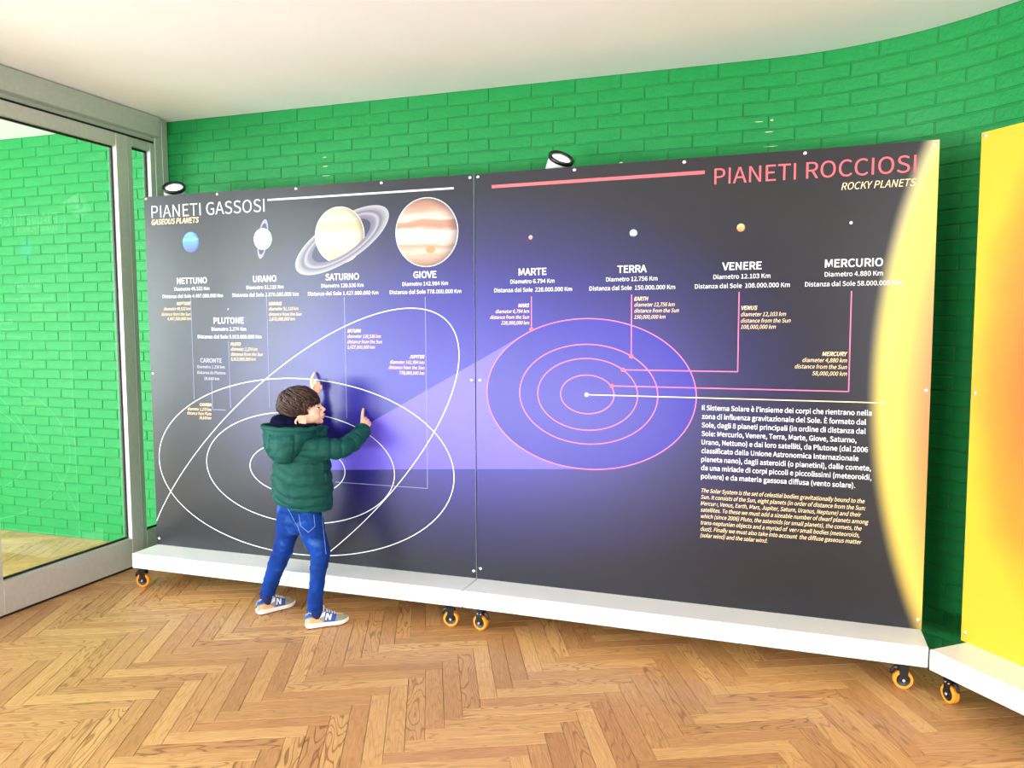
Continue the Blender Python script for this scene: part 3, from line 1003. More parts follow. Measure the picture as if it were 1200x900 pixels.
# ---- casters (fork, brake pedal, black hub, orange tyre, screws)
def caster_template():
    t = {}
    R, wd = 0.0375, 0.013
    rx = Matrix.Rotation(PI / 2, 4, 'X')
    c0 = Matrix.Translation((0, 0, R)) @ rx
    bm = bmesh.new()
    lathe(bm, [(R - 0.011, -wd), (R - 0.002, -wd), (R, -wd + 0.003), (R, wd - 0.003), (R - 0.002, wd), (R - 0.011, wd), (R - 0.011, -wd)], c0, 32)
    t['tyre'] = (bm, TYRE)
    bm = bmesh.new()
    lathe(bm, [(0, -wd + .003), (0.010, -wd + .003), (0.014, -wd + .005), (R - 0.0105, -wd + .002), (R - 0.0105, wd - .002), (0.014, wd - .005), (0.010, wd - .003), (0, wd - .003)], c0, 24)
    t['hub'] = (bm, BLACKP)
    bm = bmesh.new()
    lathe(bm, [(0, -wd - .009), (0.0045, -wd - .009), (0.006, -wd - .006), (0.006, wd + .006), (0, wd + .006)], c0, 14)
    t['axle_cap'] = (bm, STEEL)
    for q_, x_ in enumerate((-0.012, 0.006)):
        bm = bmesh.new()
        lathe(bm, [(0, -wd - .008), (0.003, -wd - .008), (0.0038, -wd - .004), (0, -wd - .004)], Matrix.Translation((x_, 0, 0.083)) @ rx, 10)
        t['bolt%d' % q_] = (bm, STEEL)
    bm = bmesh.new()
    for s in (-1, 1):
        y0, y1 = s * (wd + .002), s * (wd + .005)
        prof = [(-0.020, 0.098), (0.018, 0.098), (0.016, 0.060), (0.010, 0.030), (-0.008, 0.030), (-0.014, 0.055)]
        fa = [bm.verts.new((x_, y0, z_)) for x_, z_ in prof]
        fb = [bm.verts.new((x_, y1, z_)) for x_, z_ in prof]
        bm.faces.new(fa); bm.faces.new(fb[::-1])
        for k in range(6):
            bm.faces.new((fa[k], fa[(k + 1) % 6], fb[(k + 1) % 6], fb[k]))
    box(bm, -0.021, 0.019, -wd - .005, wd + .005, 0.094, 0.1)
    lathe(bm, [(0, 0.1), (0.016, 0.1), (0.017, 0.106), (0, 0.106)], seg=18)
    t['fork'] = (bm, BLACKM)
    bm = bmesh.new()
    box(bm, -0.032, 0.030, -0.024, 0.024, 0.106, 0.1105, bev=0.001)
    t['mounting_plate'] = (bm, BLACKM)
    bm = bmesh.new()
    tube(bm, [(-0.014, 0, 0.080), (-0.030, 0, 0.082), (-0.040, 0, 0.070), (-0.043, 0, 0.058)], [0.006, 0.007, 0.006, 0.004], 8, flat=(1, 1.6))
    t['brake_pedal'] = (bm, BLACKP)
    return t


CT = {k: None for k in ()}
_c = caster_template()
CT = {}
for k, (bm, m_) in _c.items():
    bmesh.ops.recalc_face_normals(bm, faces=bm.faces)
    me = bpy.data.meshes.new(k.rstrip('01'))
    bm.to_mesh(me)
    bm.free()
    me.materials.append(m_)
    CT[k] = me


def add_caster(stand, x, y, rz):
    c = empty('caster', (x, y, 0), rz, stand)
    for k, me in CT.items():
        link(k.rstrip('01'), me, parent=c)


# screw heads that hold the sheets
bm = bmesh.new()
lathe(bm, [(0, -0.004), (0.004, -0.0036), (0.0072, -0.002), (0.0082, 0.0), (0, 0.0)], Matrix.Rotation(-PI / 2, 4, 'X'), 14)
bmesh.ops.recalc_face_normals(bm, faces=bm.faces)
SCREW = bpy.data.meshes.new('screw')
bm.to_mesh(SCREW)
bm.free()
SCREW.materials.append(STEEL)


def stand(name, origin, rz, w0, w1, pmat, label, screws, casters, pin=0.0):
    """wheeled display stand; local x along the sheet, y into the wall, sheet front at y = 0"""
    root = empty(name, origin, rz)
    tag(root, label, 'display panel', 'wheeled exhibition panels along the green wall')
    sheet = obj('printed_sheet', boxes((w0, w1, 0.0, 0.005, ZB, ZB + 2.0)), pmat, root)
    sheet.data.materials.append(EDGEW)
    sheet.data.materials.append(BLACKM)
    for f in sheet.data.polygons:
        if f.normal.y > 0.5:
            f.material_index = 2
        elif f.normal.y > -0.5:
            f.material_index = 1
    obj('plinth', boxes((w0 + pin, w1, -OV, 0.185, ZB - TK, ZB), bev=0.004), BASEW, root)
    for x in (w0 + 0.12, (w0 + w1) / 2, w1 - 0.12):
        obj('upright', boxes((x - 0.02, x + 0.02, 0.005, 0.045, ZB, ZB + 1.96), bev=0.002), BLACKM, root)
    for z in (0.08, 1.0, 1.93):
        obj('crossbar', boxes((w0 + 0.1, w1 - 0.1, 0.0455, 0.066, ZB + z - 0.015, ZB + z + 0.015)), BLACKM, root)
    for x, z in screws:
        o = link('screw', SCREW, parent=sheet)
        o.location = (x, -0.0001, ZB + z)
    for x, y, r in casters:
        add_caster(root, x, y, r)
    return root, sheet


P1 = print_mat('print_gas_planets', -0.0)
P2 = print_mat('print_rocky_planets', 0.0)
P3 = print_mat('print_sun', 0.0, sun=True)
for m_ in (P1, P2, P3):     # object coordinates start at the plinth, the print's own height at the sheet's lower edge
    n = m_.node_tree
    s_ = [q for q in n.nodes if q.type == 'SEPXYZ'][0]
    t_ = [q for q in n.nodes if q.type == 'TEX_COORD'][0]
    mpn = n.nodes.new('ShaderNodeMapping')
    mpn.inputs['Location'].default_value = (0, 0, -ZB)
    n.links.new(t_.outputs['Object'], mpn.inputs['Vector'])
    n.links.new(mpn.outputs[0], s_.inputs[0])

GAP = 0.0022
BE = -0.0233
s1, sh1 = stand('display_stand', (-0.002, 0, 0), 0.0, -2.0, -GAP, P1,
                'wheeled panel PIANETI GASSOSI with Saturn and Jupiter, the boy in front of it',
                [(-1.985, 1.988), (-1.5, 1.988), (-1.0, 1.988), (-0.5, 1.988), (-0.02, 1.985), (-0.02, 1.0), (-1.983, 1.0), (-1.984, 0.036), (-0.016, 0.036)],
                [(-1.955, -0.160, 0.25), (-0.075, -0.155, 0.15), (-1.955, 0.14, 0.5), (-0.075, 0.14, 2.0)])
s2, sh2 = stand('display_stand', (0.002, 0, 0), BE, 0.0, 2.0 - GAP, P2,
                'wheeled panel PIANETI ROCCIOSI with pink orbits and a sun edge at its right',
                [(0.018, 1.985), (0.5, 1.985), (1.0, 1.985), (1.498, 1.985), (1.982, 1.985), (0.02, 1.0), (1.983, 1.0), (0.017, 0.052), (1.985, 0.04)],
                [(0.080, -0.155, 2.95), (1.915, -0.150, 0.1), (0.08, 0.14, 1.0), (1.915, 0.14, 0.2)])
A3 = math.radians(-51)
s3, sh3 = stand('display_stand', (2.131, -0.115, 0), A3, 0.0, 2.0, P3,
                'yellow and orange sun panel cut off by the right edge',
                [(0.016, 1.985), (0.5, 1.985), (1.0, 1.985), (1.5, 1.985), (1.985, 1.985), (0.016, 0.035), (0.016, 1.0), (1.985, 0.035), (1.0, 0.035)],
                [(0.085, -0.150, 2.95), (1.9, -0.150, 0.1), (0.085, 0.14, 1.0), (1.9, 0.14, 0.2)], pin=0.022)

# ------------------------------------------------------------------ printed artwork and lettering
YB, YD, YL, YP, YT = -0.0003, -0.0005, -0.0008, -0.0010, -0.0013   # ink layers in front of the sheet


def artwork(sheet, name, pieces, ink):
    bm = bmesh.new()
    for f in pieces:
        f(bm)
    return flat(name, bm, INK[ink], sheet)


def lettering(sheet, t, x0, x1, z, cap, st):
    """one printed line; the big titles word by word"""
    words = range(t.count(' ') + 1) if st in ('title', 'rtitle', 'sub', 'rsub') else (None,)
    for w in words:
        bm = bmesh.new()
        text_bm(bm, t, x0, x1, z + ZB, cap, st, YT, w)
        o_ = flat('lettering', bm, INK[STYLE[st][2]], sheet)
        if w is None and st != 'name':
            o_['kind'] = 'stuff'


def Z(pts):
    return [(x, z + ZB) for x, z in pts]


# --- left sheet
artwork(sh1, 'light_cone', [lambda b: polygon(b, Z([(-1.05, .492), (-.0024, .557), (-.0024, 1.0865), (-1.04, .519)]), YB)], 'beam')
for a, b_ in ((.150, .073), (.298, .145), (.589, .303), (.922, .481)):
    artwork(sh1, 'orbit_line', [lambda b, a=a, b_=b_: ribbon(b, Z(ell(-1.040, .499 + (a - .15) * .013, a, b_)), .0043, YL, True)], 'white')
tl = math.atan2(.641, .767)
pts = [p for p in ell(-1.086, .481, 1.241, .479, tl, 400) if p[0] > -1.999 and p[1] > .003]
runs = [[pts[0]]]
for a_, b_ in zip(pts, pts[1:]):
    if (Vector(a_) - Vector(b_)).length > .1:
        runs.append([])
    runs[-1].append(b_)
if len(runs) > 1 and (Vector(runs[-1][-1]) - Vector(runs[0][0])).length < .1:
    runs[0] = runs.pop() + runs[0]
artwork(sh1, 'orbit_line', [lambda b, r=r: ribbon(b, Z(r), .0043, YL) for r in runs if len(r) > 2], 'white')
artwork(sh1, 'title_rule', [lambda b: ribbon(b, Z([(-1.177, 1.939), (-.106, 1.939)]), .0095, YL)], 'grey')
for L_ in ([(-1.699, 1.424), (-1.699, .859)], [(-1.576, .968), (-1.576, .805), (-1.488, .805)], [(-1.455, 1.187), (-1.455, .818)],
           [(-1.200, 1.426), (-1.200, .826)], [(-.725, 1.419), (-.725, .787)], [(-.265, 1.413), (-.265, .442), (-.80, .442)]):
    artwork(sh1, 'leader_line', [lambda b, L_=L_: polyline(b, Z(L_), .003, YL)], 'faint')


def planet_mat(name, kind):
    m = bpy.data.materials.new(name)
    m.use_nodes = True
    n = m.node_tree
    N = n.nodes.new
    Lk = n.links.new
    b = n.nodes['Principled BSDF']
    b.inputs['Roughness'].default_value = 0.42
    t = N('ShaderNodeTexCoord')
    mpg = N('ShaderNodeMapping')
    Lk(t.outputs['Object'], mpg.inputs[0])
    r = N('ShaderNodeValToRGB')
    C_ = {'jup': [(0, (150, 104, 88)), (.12, (196, 150, 128)), (.22, (226, 200, 182)), (.3, (206, 150, 130)), (.36, (234, 214, 200)), (.52, (246, 234, 222)),
                  (.58, (192, 132, 112)), (.66, (198, 142, 118)), (.70, (240, 222, 208)), (.80, (210, 168, 148)), (.9, (180, 128, 108)), (1, (140, 100, 88))],
          'sat': [(0, (196, 180, 138)), (.3, (240, 230, 190)), (.5, (248, 242, 200)), (.65, (236, 220, 160)), (.8, (246, 236, 196)), (1, (206, 190, 150))],
          'nep': [(0, (62, 70, 200)), (.3, (74, 110, 226)), (.55, (64, 140, 224)), (.62, (120, 180, 236)), (.75, (70, 140, 224)), (1, (110, 160, 226))],
          'ura': [(0, (150, 180, 226)), (.5, (206, 226, 240)), (1, (170, 200, 232))],
          'ring': [(0, (120, 116, 160)), (.25, (150, 146, 176)), (.4, (216, 212, 226)), (.55, (120, 116, 150)), (.7, (176, 172, 196)), (1, (236, 234, 242))],
          'mar': [(0, (190, 96, 60)), (1, (240, 190, 160))], 'ear': [(0, (60, 90, 170)), (.5, (230, 236, 246)), (1, (110, 140, 200))],
          'ven': [(0, (190, 120, 60)), (1, (246, 196, 140))], 'mer': [(0, (220, 220, 226)), (1, (240, 240, 240))]}[kind]
    while len(r.color_ramp.elements) < len(C_):
        r.color_ramp.elements.new(0.5)
    for e_, (p, c) in zip(r.color_ramp.elements, C_):
        e_.position = p
        e_.color = (*lin([v * {'ring': .66, 'jup': .84, 'sat': .82, 'ura': .84}.get(kind, 1) for v in c]), 1)
    if kind == 'ring':
        uv = N('ShaderNodeUVMap')
        s_ = N('ShaderNodeSeparateXYZ')
        Lk(uv.outputs[0], s_.inputs[0])
        Lk(s_.outputs['X'], r.inputs[0])
        Lk(r.outputs[0], b.inputs['Base Color'])
        return m
    nz = N('ShaderNodeTexNoise'); nz.inputs['Detail'].default_value = 4
    mz = N('ShaderNodeMapping'); mz.inputs['Scale'].default_value = (5, 5, 26) if kind in ('jup', 'sat', 'nep') else (60, 60, 60)
    Lk(t.outputs['Object'], mz.inputs[0]); Lk(mz.outputs[0], nz.inputs['Vector']); nz.inputs['Scale'].default_value = 1
    uv = N('ShaderNodeUVMap')
    s_ = N('ShaderNodeSeparateXYZ')
    Lk(uv.outputs[0], s_.inputs[0])
    mr = N('ShaderNodeMath'); mr.operation = 'MULTIPLY_ADD'; mr.inputs[1].default_value = 0.16 if kind in ('jup', 'sat', 'nep') else 0.9
    su = N('ShaderNodeMath'); su.operation = 'SUBTRACT'; su.inputs[1].default_value = 0.5
    Lk(nz.outputs['Fac'], su.inputs[0]); Lk(su.outputs[0], mr.inputs[0]); Lk(s_.outputs['Y'], mr.inputs[2])
    Lk(mr.outputs[0], r.inputs[0])
    # the picture of the globe is itself darker towards its right rim (part of the print)
    x = N('ShaderNodeMixRGB'); x.blend_type = 'MULTIPLY'; x.inputs['Color2'].default_value = (.28, .25, .32, 1)
    dx = N('ShaderNodeVectorMath'); dx.operation = 'DISTANCE'; dx.inputs[1].default_value = (.36, .5, 0)
    Lk(uv.outputs[0], dx.inputs[0])
    mm = N('ShaderNodeMapRange'); mm.interpolation_type = 'SMOOTHSTEP'
    mm.inputs['From Min'].default_value = .42; mm.inputs['From Max'].default_value = .66
    Lk(dx.outputs['Value'], mm.inputs['Value']); Lk(mm.outputs[0], x.inputs[0]); Lk(r.outputs[0], x.inputs['Color1'])
    Lk(x.outputs[0], b.inputs['Base Color'])
    return m


def disc(sheet, name, cx, cz, r, m, y=YP, rim=None, part=(0, 2 * PI), n=48):
    bm = bmesh.new()
    uvl = bm.loops.layers.uv.new('UVMap')
    P = ell(cx, cz + ZB, r, r, 0, n, *part)
    f = bm.faces.new([bm.verts.new((p[0], y, p[1])) for p in P])
    for lp in f.loops:
        lp[uvl].uv = ((lp.vert.co.x - cx) / (2 * r) + .5, (lp.vert.co.z - cz - ZB) / (2 * r) + .5)
    o = flat(name, bm, m, sheet)
    if rim:
        bm = bmesh.new()
        ribbon(bm, ell(cx, cz + ZB, r, r, 0, n), .004, y - .0001, True)
        flat('planet_rim', bm, INK['grey'], sheet)
    return o


def ring(sheet, cx, cz, a, b_, tilt, inner, m, y, t0, t1, uv=True):
    bm = bmesh.new()
    uvl = bm.loops.layers.uv.new('UVMap')
    n = 60
    for k0 in range(4):
        q0, q1 = inner + (1 - inner) * k0 / 4, inner + (1 - inner) * (k0 + 1) / 4
        A = ell(cx, cz + ZB, a * q0, b_ * q0, tilt, n, t0, t1)
        B = ell(cx, cz + ZB, a * q1, b_ * q1, tilt, n, t0, t1)
        m_ = len(A)
        cl = abs(t1 - t0 - 2 * PI) < 1e-6
        for i in range(m_ if cl else m_ - 1):
            j = (i + 1) % m_
            f = bm.faces.new([bm.verts.new((p[0], y, p[1])) for p in (A[i], A[j], B[j], B[i])])
            for lp, u in zip(f.loops, (k0 / 4, k0 / 4, (k0 + 1) / 4, (k0 + 1) / 4)):
                lp[uvl].uv = (u, 0)
    return flat('planet_ring', bm, m, sheet)


RING = planet_mat('printed_rings', 'ring')
RING_U = INK['faint']
disc(sh1, 'printed_planet', -1.685, 1.735, .056, planet_mat('print_neptune', 'nep'))
ring(sh1, -1.214, 1.735, .106, .030, math.radians(79), .80, RING_U, YP + .0002, 0, 2 * PI)
disc(sh1, 'printed_planet', -1.214, 1.735, .055, planet_mat('print_uranus', 'ura'), rim=True)
tilt_s = math.radians(27)
ring(sh1, -.738, 1.708, .307, .112, tilt_s, .62, RING, YP + .0002, 0, 2 * PI)
disc(sh1, 'printed_planet', -.746, 1.737, .1435, planet_mat('print_saturn', 'sat'), rim=True)
ring(sh1, -.738, 1.708, .307, .112, tilt_s, .62, RING, YP - .0003, PI * 1.02, PI * 1.98)
disc(sh1, 'printed_planet', -.254, 1.732, .1690, planet_mat('print_jupiter', 'jup'), rim=True)
bm = bmesh.new()
polygon(bm, ell(-.232, 1.646 + ZB, .026, .017, 0, 24), YP - .0003)
spot = flat('planet_storm', bm, mat('print_red_spot', (222, 122, 78), .42, scale=40), sh1)
disc(sh1, 'printed_planet', -1.45, 1.363, .004, planet_mat('print_pluto', 'mer'), n=12)

# --- middle sheet
artwork(sh2, 'light_cone', [lambda b: polygon(b, Z([(.0003, .557), (.0003, 1.0885)] + ell(.562, .947, .504, .355, 0, 60, math.radians(127.9), math.radians(275.4))), YB)], 'beam')
artwork(sh2, 'orbit_disc', [lambda b: polygon(b, Z(ell(.562, .947, .504, .355)), YD)], 'disc')
for cx, a, b_ in ((.562, .504, .355), (.561, .333, .235), (.561, .241, .169), (.563, .129, .091)):
    artwork(sh2, 'orbit_line', [lambda b, cx=cx, a=a, b_=b_: ribbon(b, Z(ell(cx, .945, a, b_)), .0048, YL, True)], 'pink')
artwork(sh2, 'title_rule', [lambda b: ribbon(b, Z([(.089, 1.934), (1.088, 1.934)]), .015, YL)], 'red')
for L_, w in (([(.2885, 1.407), (.2885, 1.25)], .005), ([(.7705, 1.407), (.7705, 1.126)], .005), ([(1.242, 1.412), (1.242, 1.0635), (.732, 1.0635)], .005),
              ([(1.692, 1.408), (1.692, .988), (.681, .988)], .005)):
    artwork(sh2, 'leader_line', [lambda b, L_=L_, w=w: polyline(b, Z(L_), w, YL - .0001)], 'pink')
artwork(sh2, 'leader_line', [lambda b: polyline(b, Z([(.561, .944), (1.839, .944)]), .0045, YL - .0001)], 'cream')
for x, z, ink in ((.2885, 1.25, 'red'), (.7705, 1.126, 'red'), (.732, 1.0635, 'red'), (.681, .988, 'red'), (.561, .944, 'white')):
    artwork(sh2, 'orbit_dot', [lambda b, x=x, z=z: polygon(b, Z(ell(x, z, .010, .010, 0, 20)), YL - .0003)], ink)
for x, z, r, k in ((.286, 1.685, .0105, 'mar'), (.777, 1.685, .0175, 'ear'), (1.245, 1.688, .0175, 'ven'), (1.683, 1.688, .0065, 'mer')):
    disc(sh2, 'printed_planet', x, z, r, planet_mat('print_' + {'mar': 'mars', 'ear': 'earth', 'ven': 'venus', 'mer': 'mercury'}[k], k), n=28)

TEXTS = (
    (1, 'PIANETI GASSOSI', -1.9485, -1.1971, 1.879, 0.067, 'title'),
    (1, 'GASEOUS PLANETS', -1.9529, -1.63, 1.8413, 0.0285, 'sub'),
    (1, 'NETTUNO', -1.7891, -1.5858, 1.508, 0.0315, 'name'),
    (1, 'Diametro 49.532 Km', -1.8091, -1.5715, 1.4695, 0.0186, 'info'),
    (1, 'Distanza dal Sole 4.497.000.000 Km', -1.8931, -1.4827, 1.4295, 0.0186, 'info'),
    (1, 'URANO', -1.283, -1.1343, 1.508, 0.0315, 'name'),
    (1, 'Diametro 51.118 Km', -1.3268, -1.0924, 1.4695, 0.0186, 'info'),
    (1, 'Distanza dal Sole 2.870.000.000 Km', -1.4198, -0.9988, 1.4295, 0.0186, 'info'),
    (1, 'SATURNO', -0.8335, -0.6371, 1.508, 0.0315, 'name'),
    (1, 'Diametro 120.536 Km', -0.8599, -0.6107, 1.4695, 0.0186, 'info'),
    (1, 'Distanza dal Sole 1.427.000.000 Km', -0.9414, -0.5269, 1.4295, 0.0186, 'info'),
    (1, 'GIOVE', -0.3279, -0.2029, 1.508, 0.0315, 'name'),
    (1, 'Diametro 142.984 Km', -0.3901, -0.1409, 1.4695, 0.0186, 'info'),
    (1, 'Distanza dal Sole 778.000.000 Km', -0.462, -0.0704, 1.4295, 0.0186, 'info'),
    (1, 'PLUTONE', -1.5494, -1.3502, 1.2853, 0.0315, 'name'),
    (1, 'Diametro 2.274 Km', -1.5648, -1.3372, 1.245, 0.0186, 'info'),
    (1, 'Distanza dal Sole 5.913.000.000 Km', -1.66, -1.2396, 1.2028, 0.0186, 'info'),
    (1, 'CARONTE', -1.647, -1.5043, 1.0678, 0.0238, 'thin'),
    (1, 'Diametro 1.250 km', -1.6693, -1.485, 1.0363, 0.0157, 'thin'),
    (1, 'Distanza da Plutone', -1.6707, -1.4806, 1.004, 0.0157, 'thin'),
    (1, '19.640 km', -1.6255, -1.524, 0.9706, 0.0158, 'thin'),
    (1, 'NEPTUNE', -1.7973, -1.7033, 1.3895, 0.0165, 'eng_name'),
    (1, 'diameter 49,532 km', -1.8891, -1.7046, 1.3603, 0.0165, 'eng'),
    (1, 'distance from the Sun', -1.9073, -1.7059, 1.3298, 0.0165, 'eng'),
    (1, '4,497,000,000 km', -1.8665, -1.7046, 1.3047, 0.0165, 'eng'),
    (1, 'URANUS', -1.187, -1.1075, 1.3818, 0.0165, 'eng_name'),
    (1, 'diameter 51,118 km', -1.1879, -1.0044, 1.354, 0.0165, 'eng'),
    (1, 'distance from the Sun', -1.1888, -0.9864, 1.3248, 0.0165, 'eng'),
    (1, '2,870,000,000 km', -1.1896, -1.0271, 1.2994, 0.0165, 'eng'),
    (1, 'PLUTO', -1.4407, -1.3767, 1.1636, 0.0165, 'eng_name'),
    (1, 'diameter 2,274 km', -1.4417, -1.267, 1.1359, 0.0165, 'eng'),
    (1, 'distance from the Sun', -1.4428, -1.235, 1.108, 0.0165, 'eng'),
    (1, '5,913,000,000 km', -1.4438, -1.282, 1.0816, 0.0165, 'eng'),
    (1, 'CHARON', -1.6642, -1.5851, 0.8227, 0.0165, 'eng_name'),
    (1, 'diameter 1,270 km', -1.7478, -1.5861, 0.7963, 0.0165, 'eng'),
    (1, 'distance from Pluto', -1.7536, -1.587, 0.772, 0.0165, 'eng'),
    (1, '19,640 km', -1.6697, -1.588, 0.7483, 0.0165, 'eng'),
    (1, 'SATURN', -0.711, -0.6339, 1.2355, 0.0165, 'eng_name'),
    (1, 'diameter 120,536 km', -0.7116, -0.5181, 1.2074, 0.0165, 'eng'),
    (1, 'distance from the Sun', -0.7123, -0.5117, 1.1792, 0.0165, 'eng'),
    (1, '1,427,000,000 km', -0.7129, -0.5534, 1.1517, 0.0165, 'eng'),
    (1, 'JUPITER', -0.3566, -0.275, 1.1046, 0.0165, 'eng_name'),
    (1, 'diameter 142,984 km', -0.4678, -0.2754, 1.0763, 0.0165, 'eng'),
    (1, 'distance from the Sun', -0.4751, -0.2757, 1.0493, 0.0165, 'eng'),
    (1, '778,000,000 km', -0.4155, -0.2761, 1.022, 0.0165, 'eng'),
    (2, 'PIANETI ROCCIOSI', 1.1295, 1.9173, 1.879, 0.0672, 'rtitle'),
    (2, 'ROCKY PLANETS', 1.6418, 1.9149, 1.8242, 0.029, 'rsub'),
    (2, 'MARTE', 0.2248, 0.364, 1.508, 0.0315, 'name'),
    (2, 'Diametro 6.794 Km', 0.1829, 0.4033, 1.4695, 0.0186, 'info'),
    (2, 'Distanza dal Sole  228.000.000 Km', 0.0993, 0.4889, 1.4295, 0.0186, 'info'),
    (2, 'TERRA', 0.7044, 0.8379, 1.508, 0.0315, 'name'),
    (2, 'Diametro 12.756 Km', 0.6515, 0.8866, 1.4695, 0.0186, 'info'),
    (2, 'Distanza dal Sole  150.000.000 Km', 0.5731, 0.9661, 1.4295, 0.0186, 'info'),
    (2, 'VENERE', 1.169, 1.3334, 1.508, 0.0315, 'name'),
    (2, 'Diametro 12.103 Km', 1.1319, 1.3697, 1.4695, 0.0186, 'info'),
    (2, 'Distanza dal Sole  108.000.000 Km', 1.0531, 1.4495, 1.4295, 0.0186, 'info'),
    (2, 'MERCURIO', 1.5866, 1.8077, 1.508, 0.0315, 'name'),
    (2, 'Diametro 4.880 Km', 1.5867, 1.808, 1.4695, 0.0186, 'info'),
    (2, 'Distanza dal Sole 58.000.000 Km', 1.5106, 1.8792, 1.4295, 0.0186, 'info'),
    (2, 'MARS', 0.222, 0.2759, 1.3561, 0.0165, 'eng_name'),
    (2, 'diameter 6,794 km', 0.1048, 0.2758, 1.3287, 0.0165, 'eng'),
    (2, 'distance from the Sun', 0.0763, 0.2758, 1.3007, 0.0165, 'eng'),
    (2, '228,000,000 km', 0.1337, 0.2757, 1.2735, 0.0165, 'eng'),
    (2, 'EARTH', 0.7825, 0.8434, 1.3802, 0.0165, 'eng_name'),
    (2, 'diameter 12,756 km', 0.7828, 0.9635, 1.3531, 0.0165, 'eng'),
    (2, 'distance from the Sun', 0.783, 0.9823, 1.3258, 0.0165, 'eng'),
    (2, '150,000,000 km', 0.7832, 0.9232, 1.2978, 0.0165, 'eng'),
    (2, 'VENUS', 1.2496, 1.3172, 1.334, 0.0165, 'eng_name'),
    (2, 'diameter 12,103 km', 1.2501, 1.4351, 1.3062, 0.0165, 'eng'),
    (2, 'distance from the Sun', 1.2506, 1.4543, 1.2783, 0.0165, 'eng'),
    (2, '108,000,000 km', 1.2511, 1.3946, 1.2518, 0.0165, 'eng'),
    (2, 'MERCURY', 1.5854, 1.6799, 1.1373, 0.0165, 'eng_name'),
    (2, 'diameter 4,880 km', 1.5068, 1.6806, 1.1102, 0.0165, 'eng'),
    (2, 'distance from the Sun', 1.4766, 1.6814, 1.0824, 0.0165, 'eng'),
    (2, '58,000,000 km', 1.5469, 1.6821, 1.0541, 0.0165, 'eng'),
    (2, "Il Sistema Solare è l'insieme dei corpi che rientrano nella", 1.092, 1.7836, 0.8895, 0.0209, 'body'),
    (2, 'zona di influenza gravitazionale del Sole. È formato dal', 1.092, 1.7627, 0.8508, 0.0209, 'body'),
    (2, 'Sole, dagli 8 pianeti principali (in ordine di distanza dal', 1.092, 1.7624, 0.8121, 0.0209, 'body'),
    (2, 'Sole: Mercurio, Venere, Terra, Marte, Giove, Saturno,', 1.092, 1.7282, 0.7735, 0.0209, 'body'),
    (2, 'Urano, Nettuno) e dai loro satelliti, da Plutone (dal 2006', 1.092, 1.7729, 0.7348, 0.0209, 'body'),
    (2, 'classificato dalla Unione Astronomica Internazionale', 1.092, 1.738, 0.6961, 0.0209, 'body'),
    (2, 'pianeta nano), dagli asteroidi (o pianetini), dalle comete,', 1.092, 1.7869, 0.6574, 0.0209, 'body'),
    (2, 'da una miriade di corpi piccoli e piccolissimi (meteoroidi,', 1.092, 1.79, 0.6187, 0.0209, 'body'),
    (2, 'polvere) e da materia gassosa diffusa (vento solare).', 1.092, 1.7285, 0.5801, 0.0209, 'body'),
    (2, 'The Solar System is the set of celestial bodies gravitationally bound to the', 1.092, 1.7652, 0.517, 0.0174, 'beng'),
    (2, 'Sun. It consists of the Sun, eight planets (in order of distance from the Sun:', 1.092, 1.7696, 0.4877, 0.0174, 'beng'),
    (2, 'Mercury, Venus, Earth, Mars, Jupiter, Saturn, Uranus, Neptune) and their', 1.092, 1.7529, 0.4584, 0.0174, 'beng'),
    (2, 'satellites. To these we must add a sizeable number of dwarf planets among', 1.092, 1.7817, 0.4291, 0.0174, 'beng'),
    (2, 'which (since 2006) Pluto, the asteroids (or small planets), the comets, the', 1.092, 1.7566, 0.3998, 0.0174, 'beng'),
    (2, 'trans-neptunian objects and a myriad of  very small bodies (meteoroids,', 1.092, 1.7505, 0.3705, 0.0174, 'beng'),
    (2, 'dust). Finally we must also take into account  the diffuse gaseous matter', 1.092, 1.7576, 0.3412, 0.0174, 'beng'),
    (2, '(solar wind) and the solar wind.', 1.092, 1.3807, 0.3119, 0.0174, 'beng'),
)
for pn, t, x0, x1, z, cap, st in TEXTS:
    lettering(sh1 if pn == 1 else sh2, t, x0, x1, z, cap, st)

# ------------------------------------------------------------------ spotlights clamped behind the sheets
LAMP_W = mat('white_lamp_housing', (214, 216, 218), 0.35, metal=0.1)
LAMP_B = mat('black_lamp_bezel', (12, 12, 14), 0.35)
LENS = mat('lit_lamp_lens', (255, 250, 244), 0.3, emit=2.2)
REFL = mat('lamp_reflector', (222, 222, 220), 0.25, metal=0.6)


